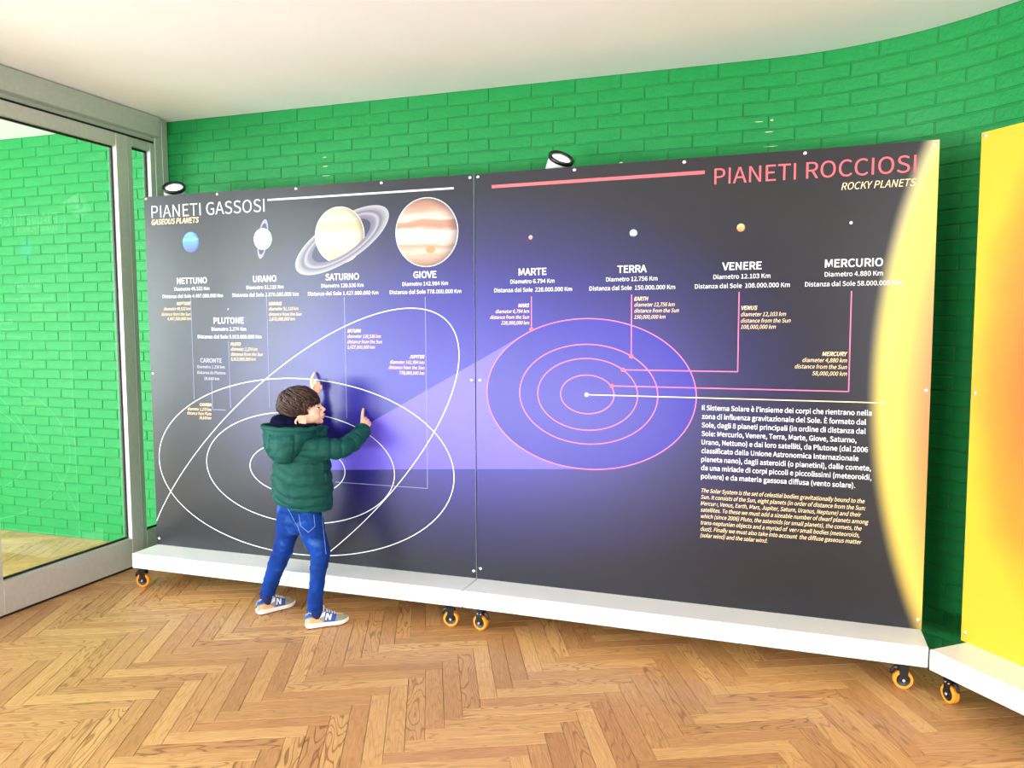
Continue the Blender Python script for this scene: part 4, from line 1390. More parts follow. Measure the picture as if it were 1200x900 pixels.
def spotlight(loc, normal, label, foot):
    root = empty('spotlight', loc)
    tag(root, label, 'lamp', 'spotlights behind the panels')
    nz = Vector(normal).normalized()
    q = Vector((0, 0, 1)).rotation_difference(nz).to_matrix().to_4x4()
    bm = bmesh.new()
    lathe(bm, [(0, -.135), (.040, -.135), (.050, -.128), (.056, -.11), (.059, -.01), (.059, -.002), (.055, -.002), (.055, -.03), (0, -.035)], q, 32)
    obj('housing', bm, LAMP_W, root, smooth=False)
    bm = bmesh.new()
    lathe(bm, [(.0592, -.012), (.0635, -.010), (.0650, .004), (.0600, .009), (.0500, .006), (.0485, -.006), (.0592, -.012)], q, 40)
    obj('bezel', bm, LAMP_B, root, smooth=True)
    bm = bmesh.new()
    lathe(bm, [(.0484, -.002), (.043, -.010), (.034, -.018), (.026, -.022), (.0255, -.024), (.047, -.010), (.0484, -.002)], q, 36)
    obj('reflector', bm, REFL, root, smooth=True)
    bm = bmesh.new()
    lathe(bm, [(0, -.0035), (.030, -.0042), (.0482, -.0065), (.0482, -.0085), (0, -.0085)], q, 36)
    obj('lens', bm, LENS, root, smooth=True)
    bm = bmesh.new()
    pv = q @ Vector((0, 0, -.08))
    side = nz.cross(Vector((0, 0, 1))).normalized()
    f = Vector(foot) - Vector(loc)
    top = pv + side * .062
    tube(bm, [top, Vector((top.x, top.y, f.z + .06)), Vector((f.x, f.y, f.z + .03)), f], .007, 8)
    tube(bm, [pv + side * .05, pv + side * .072], .012, 12)
    obj('bracket', bm, LAMP_B, root)
    return root


spotlight((-1.905, .13, 2.262), (.30, -.53, .80), 'round spotlight peeping over the top left corner of the gas planets panel', (-1.86, .076, 2.12))
spotlight((.400, .13, 2.268), (.50, -.50, .86), 'white spotlight tilted up above the red rule of the rocky planets panel', (.36, .072, 2.12))

# ------------------------------------------------------------------ the boy (local frame: x to his front right, y towards the panels, z up)
SKIN = mat('child_skin', (246, 196, 168), 0.5, scale=14, var=0.03, bump=0.04, bscale=120)
LIP = mat('lip_skin', (206, 120, 108), 0.45)
HAIR = mat('brown_hair', (50, 28, 18), 0.45, scale=45, var=0.6, bump=0.3, bscale=140)
TEAL = mat('teal_green_quilted_nylon', (12, 74, 68), 0.6, scale=18, var=0.07, bump=0.10, bscale=70, spec=0.2)
SEAM = mat('teal_seam_shade_and_zip', (8, 44, 42), 0.6)  # jacket seams with crease shade put into the colour; also the zip
NAVY = mat('navy_fleece_lining', (8, 12, 40), 0.95, spec=0.1, scale=200, var=0.25, bump=0.4, bscale=260)
STITCH = mat('pale_denim_stitch', (120, 160, 214), 0.7)
EYEW = mat('eye_white', (236, 232, 228), 0.25)
EYED = mat('dark_brown_iris', (34, 20, 14), 0.15)
SHOE_G = mat('olive_grey_suede', (138, 142, 122), 0.85, scale=90, var=0.08, bump=0.15, bscale=200)
SHOE_B = mat('blue_mesh_textile', (36, 74, 158), 0.7, scale=160, var=0.12)
SHOE_T = mat('tan_suede', (226, 168, 124), 0.8, scale=90, var=0.08)
SHOE_W = mat('white_rubber', (236, 234, 228), 0.5, scale=40, var=0.03)
SHOE_O = mat('brown_outsole', (120, 74, 48), 0.7)
SOCK = mat('navy_sock_knit', (20, 34, 96), 0.9, scale=120, var=0.15)


def denim():
    m = mat('blue_denim', (6, 50, 128), 0.85, spec=0.2, scale=13, var=0.30, bump=0.25, bscale=220)
    n = m.node_tree
    b = n.nodes['Principled BSDF']
    t = n.nodes['Texture Coordinate']
    r = [q for q in n.nodes if q.type == 'VALTORGB'][0]
    mp_ = n.nodes.new('ShaderNodeMapping')
    mp_.inputs['Scale'].default_value = (11, 11, 13)
    z = n.nodes.new('ShaderNodeTexNoise')
    z.inputs['Scale'].default_value = 1
    z.inputs['Detail'].default_value = 5
    cr_ = n.nodes.new('ShaderNodeValToRGB')
    cr_.color_ramp.elements[0].position = .56
    cr_.color_ramp.elements[0].color = (0, 0, 0, 1)
    cr_.color_ramp.elements[1].position = .76
    cr_.color_ramp.elements[1].color = (.38, .38, .38, 1)
    x = n.nodes.new('ShaderNodeMixRGB')
    x.inputs['Color2'].default_value = (*lin((96, 146, 206)), 1)
    n.links.new(t.outputs['Object'], mp_.inputs[0])
    n.links.new(mp_.outputs[0], z.inputs['Vector'])
    n.links.new(z.outputs['Fac'], cr_.inputs[0])
    n.links.new(cr_.outputs[0], x.inputs[0])
    n.links.new(r.outputs[0], x.inputs['Color1'])
    n.links.new(x.outputs[0], b.inputs['Base Color'])
    return m


DENIM = denim()
boy = empty('person', (-0.83, -0.32, 0), math.radians(33.9))
tag(boy, 'boy in a teal quilted jacket and blue jeans pointing at the panel', 'person')

V = Vector
DH = 0.03            # depth of the head's mid plane
LEG_L = [(-.030, .045, .54), (-.045, .06, .47), (-.052, .07, .417), (-.075, .09, .33), (-.091, .10, .289), (-.124, .12, .202), (-.155, .148, .100), (-.165, .158, .060)]
LEG_R = [(.052, -.030, .54), (.072, -.05, .47), (.077, -.06, .441), (.106, -.08, .363), (.107, -.09, .328), (.092, -.10, .251), (.080, -.11, .158), (.072, -.112, .060)]
ARM_R = [(.050, -.055, .880), (.135, -.058, .868), (.225, -.050, .860), (.285, .005, .890), (.338, .066, .942)]
ARM_L = [(-.010, .105, .885), (.030, .18, .885), (.058, .238, .905), (.085, .25, .98), (.106, .248, 1.075)]

# --- one continuous body surface
bm = bmesh.new()
ball(bm, (.022, DH, 1.083), (.086, .070, .074))
ball(bm, (.082, DH, 1.040), (.046, .055, .060))
ball(bm, (.100, DH, 1.000), (.032, .036, .024))
ball(bm, (.126, DH, .9915), (.0135, .016, .0125))
for s in (-1, 1):
    ball(bm, (.095, DH + s * .026, 1.020), (.029, .0245, .027))
    ball(bm, (.068, DH + s * .036, 1.012), (.036, .0240, .028))
    ball(bm, (.138, DH + s * .0085, 1.0455), (.0072, .0062, .0058))
    ball(bm, (.040, DH + s * .045, 1.010), (.040, .022, .030))
tube(bm, [(.100, DH + .034, 1.074), (.117, DH + .014, 1.0755), (.1195, DH, 1.074), (.117, DH - .014, 1.0755), (.100, DH - .034, 1.074)], .0095, 10)
caps(bm, [(.122, DH, 1.070), (.133, DH, 1.0600), (.1435, DH, 1.0500)], [.0070, .0072, .0084])
ball(bm, (.122, DH, 1.022), (.021, .027, .024))
tube(bm, [(.124, DH - .020, 1.021), (.138, DH - .011, 1.025), (.1425, DH, 1.0268), (.138, DH + .011, 1.025), (.124, DH + .020, 1.021)], .0056, 10)
tube(bm, [(.122, DH - .018, 1.018), (.134, DH - .010, 1.0120), (.1380, DH, 1.0108), (.134, DH + .010, 1.0120), (.122, DH + .018, 1.018)], .0058, 10)
caps(bm, [(.035, DH, 1.01), (.012, DH - .005, .94), (.008, .02, .88)], [.045, .043, .05])
# trunk and limbs under the clothes
loft(bm, [[V((cx + ra * math.cos(t), cy + rd * math.sin(t), z)) for t in [2 * PI * k / 24 for k in range(24)]] for cx, cy, z, ra, rd in
          ((.015, 0, .50, .070, .055), (.016, 0, .56, .082, .065), (.02, 0, .66, .085, .068), (.022, .005, .78, .095, .075), (.018, .01, .87, .085, .075), (.012, .015, .91, .05, .05))])
caps(bm, LEG_L, [.055, .05, .045, .042, .038, .034, .026, .026])
caps(bm, LEG_R, [.055, .05, .048, .041, .036, .032, .027, .026])
for F in (LEG_L, LEG_R):
    e_ = V(F[-1])
    d_ = V((.86, .5, 0)) if F is LEG_L else V((.98, .17, 0))
    caps(bm, [e_ + V((0, 0, -.018)) - d_ * .025, e_ + V((0, 0, -.026)) + d_ * .06, e_ + V((0, 0, -.032)) + d_ * .115], [.020, .022, .012])
caps(bm, ARM_R, [.036, .033, .030, .026, .0205])
caps(bm, ARM_L, [.036, .033, .030, .025, .0185])
# right hand: index finger points, the others are folded, thumb across them
RW_ = V((.343, .074, .953))
for k, r in ((V((.336, .093, .982)), .0105), (V((.347, .096, .981)), .0108), (V((.358, .096, .974)), .0105), (V((.3665, .093, .964)), .0095)):
    caps(bm, [RW_ + (k - RW_) * .05, RW_.lerp(k, .55), k], [.0165, .0125, r])
caps(bm, [(.336, .093, .982), (.3375, .110, 1.000), (.341, .128, 1.018), (.3455, .1445, 1.033)], [.0098, .0088, .0080, .0066])
caps(bm, [(.347, .096, .981), (.353, .118, .988), (.357, .131, .976), (.352, .120, .964)], [.0098, .0088, .0082, .0072])
caps(bm, [(.358, .096, .974), (.365, .115, .978), (.368, .127, .966), (.362, .117, .956)], [.0095, .0086, .0080, .0070])
caps(bm, [(.3665, .093, .964), (.374, .109, .966), (.376, .118, .956), (.370, .111, .948)], [.0088, .0078, .0072, .0064])
caps(bm, [(.337, .082, .952), (.331, .105, .960), (.338, .124, .966), (.348, .133, .968)], [.012, .0098, .0086, .0072])
# left hand: index raised against the panel, fingers folded towards the viewer
LW_ = V((.110, .250, 1.095))
for k, r in ((V((.094, .262, 1.148)), .0100), (V((.105, .266, 1.151)), .0102), (V((.116, .266, 1.148)), .0098), (V((.126, .262, 1.138)), .0088)):
    caps(bm, [LW_ + (k - LW_) * .05, LW_.lerp(k, .55), k], [.0145, .0120, r])
caps(bm, [(.094, .262, 1.148), (.0905, .274, 1.172), (.0950, .286, 1.196), (.106, .2985, 1.216)], [.0094, .0086, .0078, .0064])
caps(bm, [(.105, .266, 1.151), (.1085, .268, 1.173), (.1115, .250, 1.177), (.113, .240, 1.163)], [.0092, .0084, .0078, .0068])
caps(bm, [(.116, .266, 1.148), (.122, .266, 1.166), (.126, .249, 1.168), (.127, .240, 1.155)], [.0090, .0082, .0076, .0066])
caps(bm, [(.126, .262, 1.138), (.133, .261, 1.151), (.138, .247, 1.151), (.138, .240, 1.140)], [.0082, .0074, .0068, .0060])
caps(bm, [(.104, .246, 1.108), (.094, .234, 1.128), (.093, .229, 1.145), (.101, .228, 1.158)], [.0115, .0096, .0084, .0070])
body = fuse('body', bm, .0026, SKIN, boy, smooth=3)

# --- ears: plate, rolled helix, inner fold
for s in (-1, 1):
    y = DH + s * .0800
    bm = bmesh.new()
    ball(bm, (.0315, y - s * .0030, .9985), (.0200, .0058, .0155))
    ball(bm, (.040, y - s * .015, .999), (.014, .0160, .012))
    arc = [PI * .12 + k * PI * 1.60 / 16 for k in range(17)]
    tube(bm, [(.031 + .0205 * math.cos(t), y + s * (.0035 - .004 * math.cos(t)), .9985 + .0165 * math.sin(t)) for t in arc], [.0034] * 13 + [.0040, .0046, .0050, .0050], 10)
    tube(bm, [(.033 + .0105 * math.cos(t), y + s * .0028, .9985 + .0080 * math.sin(t)) for t in arc[2:12]], .0022, 8)
    ball(bm, (.047, y - s * .001, .9945), (.0035, .0030, .0040))
    c_ = V((.031, y, .998))
    for v in bm.verts:
        v.co = c_ + (v.co - c_) * 1.32 + V((.001, s * .001, .003))
    fuse('ear', bm, .0015, SKIN, body, smooth=2)

# --- face details
for s in (-1, 1):
    c = V((.1115, DH + s * .0275, 1.0590))
    bm = bmesh.new()
    ball(bm, c, (.0085, .0105, .0068), seg=16, rings=10)
    ey = obj('eye', bm, EYEW, boy, smooth=True)
    bm = bmesh.new()
    ball(bm, c + V((.0052, s * .0035, .0004)), (.0045, .0052, .0052), seg=14, rings=8)
    obj('iris', bm, EYED, ey, smooth=True)
    bm = bmesh.new()
    tube(bm, [c + V((-.006, s * .0098, .001)), c + V((.002, s * .0088, .0066)), c + V((.0090, s * .0030, .0050)), c + V((.0095, -s * .004, .0030))], [.0012, .0019, .0017, .0012], 6)
    obj('eyelash', bm, HAIR, ey)
    bm = bmesh.new()
    tube(bm, [(.094, DH + s * .046, 1.0745), (.106, DH + s * .0375, 1.0815), (.1165, DH + s * .024, 1.0825), (.1225, DH + s * .011, 1.0800)], [.0014, .0026, .0030, .0020], 8, flat=(1, 1))
    obj('eyebrow', bm, HAIR, boy, smooth=True)
bm = bmesh.new()
tube(bm, [(.1275, DH - .0185, 1.0210), (.1400, DH - .0100, 1.0235), (.1450, DH, 1.0250), (.1400, DH + .0100, 1.0235), (.1275, DH + .0185, 1.0210)], [.0020, .0036, .0040, .0036, .0020], 8)
tube(bm, [(.1260, DH - .0165, 1.0185), (.1370, DH - .0095, 1.0135), (.1410, DH, 1.0125), (.1370, DH + .0095, 1.0135), (.1260, DH + .0165, 1.0185)], [.0020, .0038, .0044, .0038, .0020], 8)
obj('lips', bm, LIP, boy, smooth=True)

# --- hair: one continuous cap plus swept locks, following the hairline
HC_, HR = V((.022, DH, 1.081)), V((.0965, .0735, .0850))


def is_hair(p):
    a, z = p.x, p.z
    wav = .004 * math.sin(a * 160) + .003 * math.sin(p.y * 240)
    if z > 1.088 + wav:
        return True
    if z > 1.068:
        return a < .083 + (z - 1.068) * 1.9 + wav
    if z > 1.014:
        return a < .066 + (z - 1.014) * .25 + wav
    return z > .972 and a < .006 + wav


def surf(th_, ph, k=1.0):
    """th_ from the crown down, ph around; crown sits behind the top of the head"""
    d = V((math.sin(th_) * math.cos(ph), math.sin(th_) * math.sin(ph), math.cos(th_)))
    k *= 1 + .055 * noise.noise(d * 2.6 + V((4.1, 1.7, .3))) + .03 * noise.noise(d * 6.5)
    q = Matrix.Rotation(-.42, 3, 'Y') @ d
    w = V((q.x * HR.x * k, q.y * HR.y * k, q.z * HR.z * k))
    return HC_ + w


bm = bmesh.new()
NT, NP = 34, 64
g = {}
for i in range(1, NT):
    for j in range(NP):
        th_, ph = PI * .93 * i / NT, 2 * PI * j / NP
        p = surf(th_, ph, 1.0)
        if is_hair(p):
            g[i, j] = (p, HC_ + (p - HC_) * .84)
top = (surf(0, 0), HC_ + (surf(0, 0) - HC_) * .84)
vo = {k: (bm.verts.new(a), bm.verts.new(b)) for k, (a, b) in g.items()}
tv = (bm.verts.new(top[0]), bm.verts.new(top[1]))
for j in range(NP):
    for l in (0, 1):
        bm.faces.new((tv[l], vo[1, j][l], vo[1, (j + 1) % NP][l]) if l == 0 else (tv[l], vo[1, (j + 1) % NP][l], vo[1, j][l]))
cells = set()
for (i, j) in g:
    q = [(i, j), (i + 1, j), (i + 1, (j + 1) % NP), (i, (j + 1) % NP)]
    if all(k in g for k in q):
        bm.faces.new([vo[k][0] for k in q])
        bm.faces.new([vo[k][1] for k in reversed(q)])
        cells.add((i, j))
bm.edges.ensure_lookup_table()
for e_ in [e_ for e_ in bm.edges if len(e_.link_faces) == 1]:
    a, b = e_.verts
    pa = next((k for k, v in vo.items() if v[0] is a), None)
    if pa is None:
        continue
    pb_ = next((k for k, v in vo.items() if v[0] is b), None)
    if pb_ is None:
        continue
    try:
        bm.faces.new((a, b, vo[pb_][1], vo[pa][1]))
    except ValueError:
        pass
bmesh.ops.recalc_face_normals(bm, faces=bm.faces)
rnd = random.Random(11)
nl = 150
for k in range(nl):
    ph0 = 2 * PI * k / nl + rnd.uniform(-.10, .10)
    t0 = rnd.choice((.05, .3, .6, .85, 1.1, 1.4))
    sw = rnd.uniform(.1, .9)
    P, R_ = [], []
    n_ = rnd.randint(7, 10)
    ln = rnd.uniform(.6, 1.15)
    lf = rnd.uniform(.01, .085)
    sg = (1 if math.sin(ph0) < 0 else -1) * (1 if rnd.random() < .8 else -1)
    for i in range(n_ + 1):
        f = i / n_
        p = surf(t0 + ln * f, ph0 + sw * f * sg, 1.0 + lf * math.sin(PI * min(1, f * 1.1)) + rnd.uniform(-.006, .010) - (.012 if i == 0 else 0))
        if not is_hair(p):
            if len(P) > 1:
                P.append(HC_ + (p - HC_) * .985)
                R_.append(.0012)
            break
        P.append(p)
        R_.append(.0066 * (1 - .75 * f ** 2) * (0.5 if i == 0 else 1) * rnd.uniform(.8, 1.2))
    if len(P) > 3:
        R_[-1] = .0010
        tube(bm, P, R_, 6, flat=(1.0, .62))
for k in range(95):      # larger tousled clumps on top
    ph0 = rnd.uniform(0, 2 * PI)
    t0 = rnd.uniform(.0, 1.25)
    sw = rnd.uniform(-.5, .9)
    ln = rnd.uniform(.45, .8)
    lf = rnd.uniform(.02, .07)
    P, R_ = [], []
    for i in range(9):
        f = i / 8
        p = surf(t0 + ln * f, ph0 + sw * f * (1 if math.sin(ph0) < 0 else -1), .985 + lf * math.sin(PI * (f * .8 + .2)))
        if not is_hair(p):
            break
        P.append(p)
        R_.append(.0105 * math.sin(PI * (f * .86 + .1)) + .001)
    if len(P) > 4:
        R_[-1] = .0015
        tube(bm, P, R_, 8, flat=(1.0, .42))
hair = obj('hair', bm, HAIR, boy, smooth=True, fix=False)

# --- jeans
bm = bmesh.new()
loft(bm, [[V((cx + ra * math.cos(t), cy + rd * math.sin(t), z)) for t in [2 * PI * k / 28 for k in range(28)]] for cx, cy, z, ra, rd in
          ((.012, .01, .490, .085, .070), (.012, .005, .53, .104, .086), (.014, 0, .57, .108, .088), (.016, 0, .62, .104, .085))])
caps(bm, LEG_L[:-1], [.064, .060, .0545, .050, .0475, .042, .0375])
caps(bm, LEG_R[:-1] + [(.074, -.111, .095)], [.066, .064, .0605, .0515, .0455, .0390, .0370, .0385])


ball(bm, (.006, .008, .480), (.060, .058, .050))


def jean_fn(p, n):
    q = noise.noise(V((p.x * 16, p.y * 16, p.z * 46)))
    w = .0036 + .0024 * math.exp(-((p.z - .31) / .04) ** 2) + .0030 * math.exp(-((p.z - .13) / .035) ** 2)
    q2 = noise.noise(V((p.x * 60, p.y * 60, p.z * 120)))
    return p + n * (q * w + q2 * .0007)


jeans = fuse('jeans', bm, .0042, DENIM, boy, smooth=3, fn=jean_fn)
# open the trouser legs flat at the hems
bm = bmesh.new()
bm.from_mesh(jeans.data)
for z0, xs in ((.098, -1), (.082, 1)):
    bmesh.ops.delete(bm, geom=[v for v in bm.verts if v.co.z < z0 and (v.co.x < -.02) == (xs < 0)], context='VERTS')
bm.to_mesh(jeans.data)
bm.free()

DV = V((0, 1, 0))


def tree(o):
    return BVHTree.FromPolygons([v.co[:] for v in o.data.vertices], [p.vertices[:] for p in o.data.polygons])


def drape(o_tree, pts, lift=.001, n=14, d=DV):
    """lay a line given in (x, z) onto the surface as seen from the front left"""
    out = []
    for (x0, z0), (x1, z1) in zip(pts, pts[1:]):
        for k in range(n):
            f = k / n
            x, z = x0 + (x1 - x0) * f, z0 + (z1 - z0) * f
            hit = o_tree.ray_cast(V((x, -.6, z)), d)
            if hit[0] is not None:
                out.append(hit[0] - d * lift)
    hit = o_tree.ray_cast(V((pts[-1][0], -.6, pts[-1][1])), d)
    if hit[0] is not None:
        out.append(hit[0] - d * lift)
    return out


JT_ = tree(jeans)


def line(bm, tr, pts, r, lift=.0006):
    q = drape(tr, pts, lift)
    if len(q) > 2:
        tube(bm, q, r, 5)


bm = bmesh.new()
line(bm, JT_, [(.010, .555), (.016, .500), (.052, .470), (.084, .495), (.080, .548)], .0011)
obj('back_pocket', bm, STITCH, jeans)
bm = bmesh.new()
line(bm, JT_, [(-.040, .585), (-.015, .53), (.004, .485), (.020, .440)], .0011)
obj('seam', bm, STITCH, jeans)
bm = bmesh.new()
line(bm, JT_, [(.118, .56), (.122, .50), (.128, .42), (.133, .36)], .0010)
obj('seam', bm, STITCH, jeans)
for F, z in ((LEG_L, .1005), (LEG_R, .0845)):
    c = V(F[-2]) if F is LEG_L else V((.0735, -.1110, .09))
    bm = bmesh.new()
    r = .0385
    rg_ = [V((c.x + r * math.cos(t), c.y + r * math.sin(t), z + .004 * math.sin(t * 2))) for t in [2 * PI * k / 30 for k in range(30)]]
    tube(bm, rg_, .0034, 8, closed=True, flat=(.6, 1.8))
    obj('hem', bm, DENIM, jeans, smooth=True)

# --- quilted jacket with hood
bm = bmesh.new()


def ovals(rows, n=36, pw=1.0):
    return [[V((cx + ra * math.cos(t), cy + rd * math.sin(t), z + tl_ * math.cos(t))) for t in [2 * PI * k / n for k in range(n)]] for cx, cy, z, ra, rd, tl_ in rows]


loft(bm, ovals(((.046, .005, .574, .116, .100, -.012), (.044, .005, .582, .130, .108, -.012), (.034, .008, .605, .142, .116, -.010), (.030, .01, .645, .148, .122, -.006), (.030, .01, .70, .145, .122, 0),
                (.030, .01, .76, .141, .120, 0), (.028, .012, .82, .136, .116, 0), (.022, .015, .87, .124, .112, 0), (.014, .02, .91, .105, .098, 0), (.010, .02, .945, .085, .080, 0))))
caps(bm, [(.045, -.052, .878), (.090, -.062, .872), (.150, -.060, .866), (.222, -.052, .862), (.282, .000, .889), (.330, .050, .928)], [.066, .061, .055, .0515, .0480, .0415])
caps(bm, [(-.008, .10, .880), (.032, .18, .885), (.058, .236, .905), (.082, .25, .97), (.098, .249, 1.030)], [.064, .054, .048, .040, .033])
ball(bm, (.100, .03, .932), (.058, .074, .034))
caps(bm, [(.105, -.032, .945), (.150, .01, .955), (.155, .05, .953)], .014)


SEAMS = (.628, .690, .746, .803, .862)


def puff(h, edges):
    lo = None
    for a, b in zip(edges, edges[1:]):
        if a <= h < b:
            f = (h - a) / (b - a)
            return math.sin(PI * f) ** .45
    return .85


def jacket_fn(p, n):
    # sleeve?
    best = None
    for arm in (ARM_R, ARM_L):
        s = 0
        for a, b in zip(arm, arm[1:]):
            a, b = V(a), V(b)
            L_ = (b - a).length
            t = max(0, min(1, (p - a).dot(b - a) / L_ ** 2))
            d = (p - (a + (b - a) * t)).length
            if best is None or d < best[0]:
                best = (d, s + t * L_, arm)
            s += L_
    w = 0.0
    if best[2] is ARM_R:
        w = max(0, min(1, (p.x - .105) / .05)) if p.z > .79 else 0
    else:
        w = max(0, min(1, (p.y - .12) / .04)) if p.z > .79 else 0
    h = p.z - 3.0 * min(p.x - .03, 0) ** 2 + .012 * noise.noise(p * 9)
    body_p = puff(h, (.545, .585) + SEAMS + (.93, 1.0))
    arm_p = puff(best[1] + .010 * noise.noise(p * 14 + V((3, 1, 2))), (-.1, .06, .115, .168, .222, .275, .33))
    q = body_p * (1 - w) + arm_p * w
    wr = noise.noise(V((p.x * 34, p.y * 34, p.z * 22))) * .0026 + noise.noise(p * 75) * .0009
    return p + n * ((q - .74) * .0105 + wr + noise.noise(V((p.x * 13, p.y * 13, p.z * 20))) * .0045)


jacket = fuse('jacket', bm, .0042, TEAL, boy, smooth=4, fn=jacket_fn)

# hood: a soft bag hanging open behind the neck, with a thick rim
bm = bmesh.new()
loft(bm, ovals(((-.050, -.060, .806, .030, .050, 0), (-.050, -.056, .816, .047, .074, 0), (-.052, -.046, .845, .074, .098, 0), (-.042, -.036, .885, .104, .112, 0), (-.024, -.020, .930, .126, .126, .002), (-.014, -.005, .965, .136, .124, -.004), (-.012, 0, .978, .134, .120, -.005))))


def hood_fn(p, n):
    f = abs(math.sin(math.atan2(p.y + .02, p.x + .04) * 3.0 + .6))
    crease = -.0055 * math.exp(-(f / .16) ** 2) if p.z < .955 else 0
    wr = noise.noise(V((p.x * 26, p.y * 26, p.z * 44))) * .0048 + noise.noise(p * 70) * .0012
    rimw = -.005 * math.exp(-((p.z - .952) / .006) ** 2)
    return p + n * (wr + crease + rimw)


hood = fuse('hood', bm, .0042, TEAL, jacket, smooth=3, fn=hood_fn)
bm = bmesh.new()
rim = []
for k in range(48):
    t = 2 * PI * k / 48
    rim.append(V((-.010 + .138 * math.cos(t), -.001 + .119 * math.sin(t), .972 - .006 * math.cos(t) + .0015 * math.sin(7 * t))))
tube(bm, rim, [.0125 + .0016 * math.sin(k * 1.7) for k in range(48)], 12, closed=True)
obj('hood_rim', bm, TEAL, jacket, smooth=True)
bm = bmesh.new()
ball(bm, (-.010, .00, .980), (.120, .104, .014), seg=40)
ball(bm, (-.060, .010, .998), (.056, .074, .036), seg=32)
ball(bm, (-.015, .010, .995), (.070, .076, .034), seg=32)
ball(bm, (.020, .015, .972), (.090, .080, .020), seg=32)
fuse('hood_lining', bm, .005, NAVY, jacket, smooth=2, fn=lambda p, n: p + n * (noise.noise(p * 30) * .004))

JK = tree(jacket)
HD = tree(hood)
for pts_ in ([(-.066, .915), (-.060, .87), (-.046, .825)], [(-.010, .915), (.002, .87), (-.004, .835)], [(.110, .945), (.060, .89), (.015, .845)]):
    bm = bmesh.new()
    line(bm, HD, pts_, .0013, lift=-.0003)
    if len(bm.verts):
        obj('hood_seam', bm, SEAM, jacket)
bm = bmesh.new()
line(bm, JK, [(.128, .795), (.140, .745), (.148, .695), (.152, .655)], .0034, lift=.0002)
obj('pocket_zip', bm, SEAM, jacket)
for pts_ in ([(-.112, .757), (-.075, .722), (-.030, .696), (.03, .688), (.105, .692), (.145, .694)], [(-.098, .818), (-.055, .768), (-.012, .752), (.04, .746), (.100, .758), (.14, .775)],
             [(-.080, .662), (-.030, .640), (.03, .628), (.100, .612)], [(.02, .808), (.06, .800), (.11, .806), (.150, .828)]):
    bm = bmesh.new()
    line(bm, JK, pts_, .0015, lift=-.0003)
    obj('seam', bm, SEAM, jacket)
# ribbed hem of the jacket and the cuffs
bm = bmesh.new()
hemr = [V((.045 + .117 * math.cos(t), .005 + .100 * math.sin(t), .573 - .012 * math.cos(t) + .002 * math.sin(9 * t))) for t in [2 * PI * k / 48 for k in range(48)]]
tube(bm, hemr, [.0095 + .0016 * math.sin(k * 2.1) for k in range(48)], 10, closed=True)
obj('hem', bm, TEAL, jacket, smooth=True)
for arm, r in ((ARM_R, .0350), (ARM_L, .0265)):
    a, b = V(arm[-2]), V(arm[-1])
    t = (b - a).normalized()
    c = a + (b - a) * (.86 if arm is ARM_R else .66)
    u, v = frame_dirs(t)
    bm = bmesh.new()
    tube(bm, [c + u * r * math.cos(2 * PI * k / 28) + v * r * math.sin(2 * PI * k / 28) for k in range(28)], .0062, 8, closed=True)
    obj('cuff', bm, TEAL, jacket, smooth=True)

# --- trainers
WX = [(0, .012), (.02, .022), (.06, .028), (.15, .031), (.3, .030), (.45, .0315), (.6, .036), (.72, .0385), (.84, .036), (.93, .028), (.98, .018), (1, .008)]
HX = [(0, .030), (.02, .044), (.06, .052), (.14, .054), (.24, .044), (.32, .045), (.40, .056), (.46, .060), (.54, .053), (.65, .042), (.78, .033), (.9, .026), (.97, .016), (1, .006)]


def interp(T, x):
    for (a, p), (b, q) in zip(T, T[1:]):
        if x <= b:
            f = (x - a) / (b - a)
            return p + (q - p) * f
    return T[-1][1]


SL = .205


def shoe_pt(x, ph, lift=0.0):
    w, h = interp(WX, x) + lift, interp(HX, x) + lift
    c, s = math.cos(ph), math.sin(ph)
    sole = .021 + .006 * max(0, 1 - x * 2.2) + .004 * max(0, (x - .8) / .2)
    return V((x * SL - (.006 if x < .03 else 0), -w * c * (1 - .42 * s ** 1.5), sole - .002 + h * max(s, 0) ** .8))


def patch(bm, x0, x1, p0, p1, lift, nx=10, np_=8, slant=0.0):
    g_ = [[bm.verts.new(shoe_pt(min(1, max(0, x0 + (x1 - x0) * i / nx + slant * j / np_)), p0 + (p1 - p0) * j / np_, lift)) for j in range(np_ + 1)] for i in range(nx + 1)]
    for i in range(nx):
        for j in range(np_):
            bm.faces.new((g_[i][j], g_[i + 1][j], g_[i + 1][j + 1], g_[i][j + 1]))


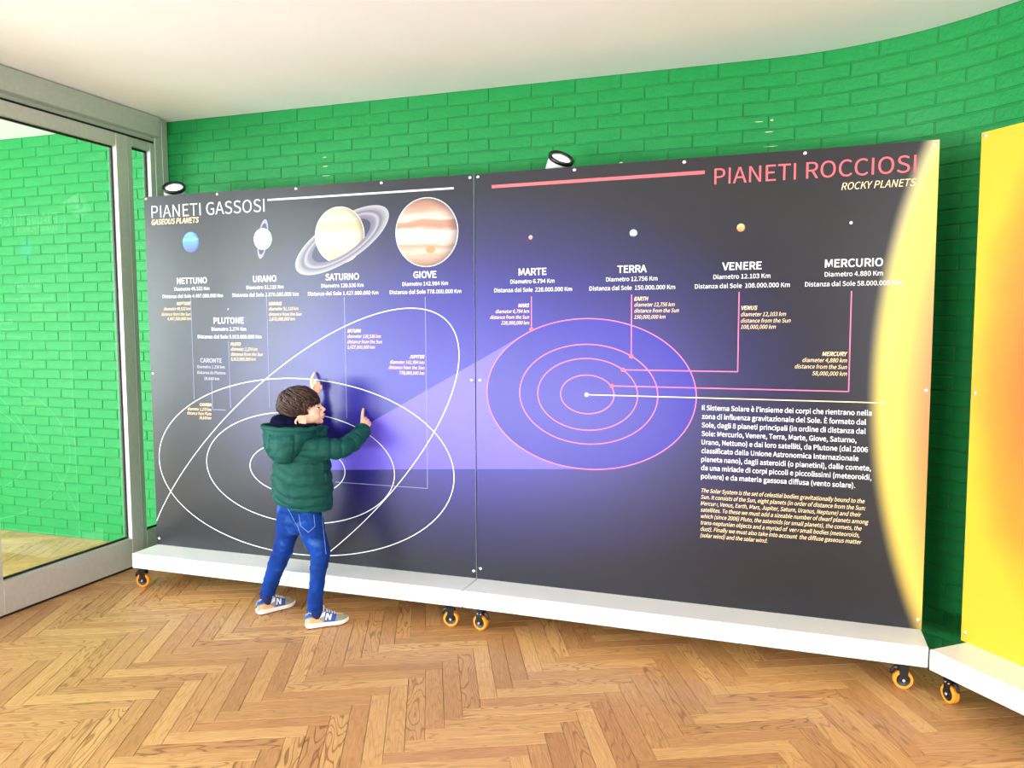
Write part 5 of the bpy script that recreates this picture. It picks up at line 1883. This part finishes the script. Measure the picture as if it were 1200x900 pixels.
def shoe(heel, ang, lift_toe=0.0):
    root = empty('shoe', (heel[0], heel[1], 0), ang, boy)
    bm = bmesh.new()
    patch(bm, 0, 1, 0, PI, 0.0, 40, 24)
    bmesh.ops.remove_doubles(bm, verts=bm.verts, dist=.0002)
    obj('upper', bm, SHOE_G, root, smooth=True)
    bm = bmesh.new()
    N_ = 40
    rows = []
    for z_, k_ in ((.0045, -.001), (.010, .0022), (.018, .0030), (.0245, .0020), (.0255, -.004)):
        ring_ = []
        for s in (-1, 1):
            for i in range(N_ + 1):
                x = i / N_ if s < 0 else 1 - i / N_
                w = interp(WX, x) + k_
                zz = z_ + (.006 * max(0, 1 - x * 2.2) + .004 * max(0, (x - .8) / .2)) * (1 if z_ > .01 else .15 if x < .7 else 1)
                ring_.append(V((x * SL + (k_ if x > .5 else -k_) * (1 if abs(x - .5) > .45 else 0), s * w, zz)))
        rows.append(ring_)
    loft(bm, rows)
    obj('midsole', bm, SHOE_W, root)
    bm = bmesh.new()
    for i in range(9):
        x0 = .03 + i * .104
        w = interp(WX, x0 + .05) - .001
        box(bm, x0 * SL, (x0 + .085) * SL, -w, w, 0.0 + (.004 if i == 8 else 0), .0052 + (.004 if i == 8 else 0))
    obj('outsole', bm, SHOE_O, root)
    for side in (0, 1):
        def P(a):
            return a if side == 0 else PI - a
        for nm, x0, x1, a0, a1, m_, lf, sl_ in (('heel_patch', .01, .40, .04, .50, SHOE_T, .0010, -.14), ('heel_tab', .005, .13, .62, 1.15, SHOE_B, .0012, 0), ('side_panel', .40, .66, .10, 1.02, SHOE_B, .0011, .06),
                                                ('collar', .02, .40, 1.12, 1.30, SHOE_W, .0014, .04), ('quarter', .16, .42, .55, .98, SHOE_W, .0009, .04)):
            bm = bmesh.new()
            patch(bm, x0, x1, P(a0), P(a1), lf, 12, 8, sl_)
            o_ = obj(nm, bm, m_, root, smooth=True)
        bm = bmesh.new()
        # the letter on the side, three strokes laid on the surface
        def st(x0, a0, x1, a1, wd_):
            n_ = 8
            vs_ = []
            for i in range(n_ + 1):
                f = i / n_
                x, a = x0 + (x1 - x0) * f, a0 + (a1 - a0) * f
                vs_.append((bm.verts.new(shoe_pt(x - wd_, P(a), .0020)), bm.verts.new(shoe_pt(x + wd_, P(a), .0020))))
            for a, b in zip(vs_, vs_[1:]):
                bm.faces.new((a[0], a[1], b[1], b[0]))
        st(.445, .22, .500, .84, .018)
        st(.500, .84, .535, .22, .020)
        st(.535, .22, .590, .84, .018)
        obj('letter', bm, SHOE_W, root, smooth=True)
    bm = bmesh.new()
    patch(bm, .70, .88, 1.05, PI - 1.05, .0010, 10, 8)
    obj('toe_patch', bm, SHOE_T, root, smooth=True)
    bm = bmesh.new()
    patch(bm, .42, .70, 1.15, PI - 1.15, .0012, 10, 8)
    obj('tongue', bm, SHOE_B, root, smooth=True)
    for x in (.49, .55, .61, .67):
        bm = bmesh.new()
        tube(bm, [shoe_pt(x + (.012 if k % 2 else 0), 1.0 + (PI - 2.0) * k / 8, .0030) for k in range(9)], .0021, 6, flat=(1.3, .8))
        obj('lace', bm, SHOE_W, root, smooth=True)
    bm = bmesh.new()
    caps(bm, [(.048, 0, .050), (.051, 0, .080), (.052, 0, .112)], [.027, .0305, .031], 18)
    obj('sock', bm, SOCK, root, smooth=True)
    bm = bmesh.new()
    tube(bm, [shoe_pt(.40, 1.15, .001), shoe_pt(.42, 1.3, .006), V((.43 * SL, -.006, .098)), V((.43 * SL, .006, .098)), shoe_pt(.42, PI - 1.3, .006), shoe_pt(.40, PI - 1.15, .001)], .0032, 6)
    obj('tongue_edge', bm, SHOE_W, root, smooth=True)
    return root


shoe((-.206, .128), math.radians(29))
shoe((.030, -.122), math.radians(9))
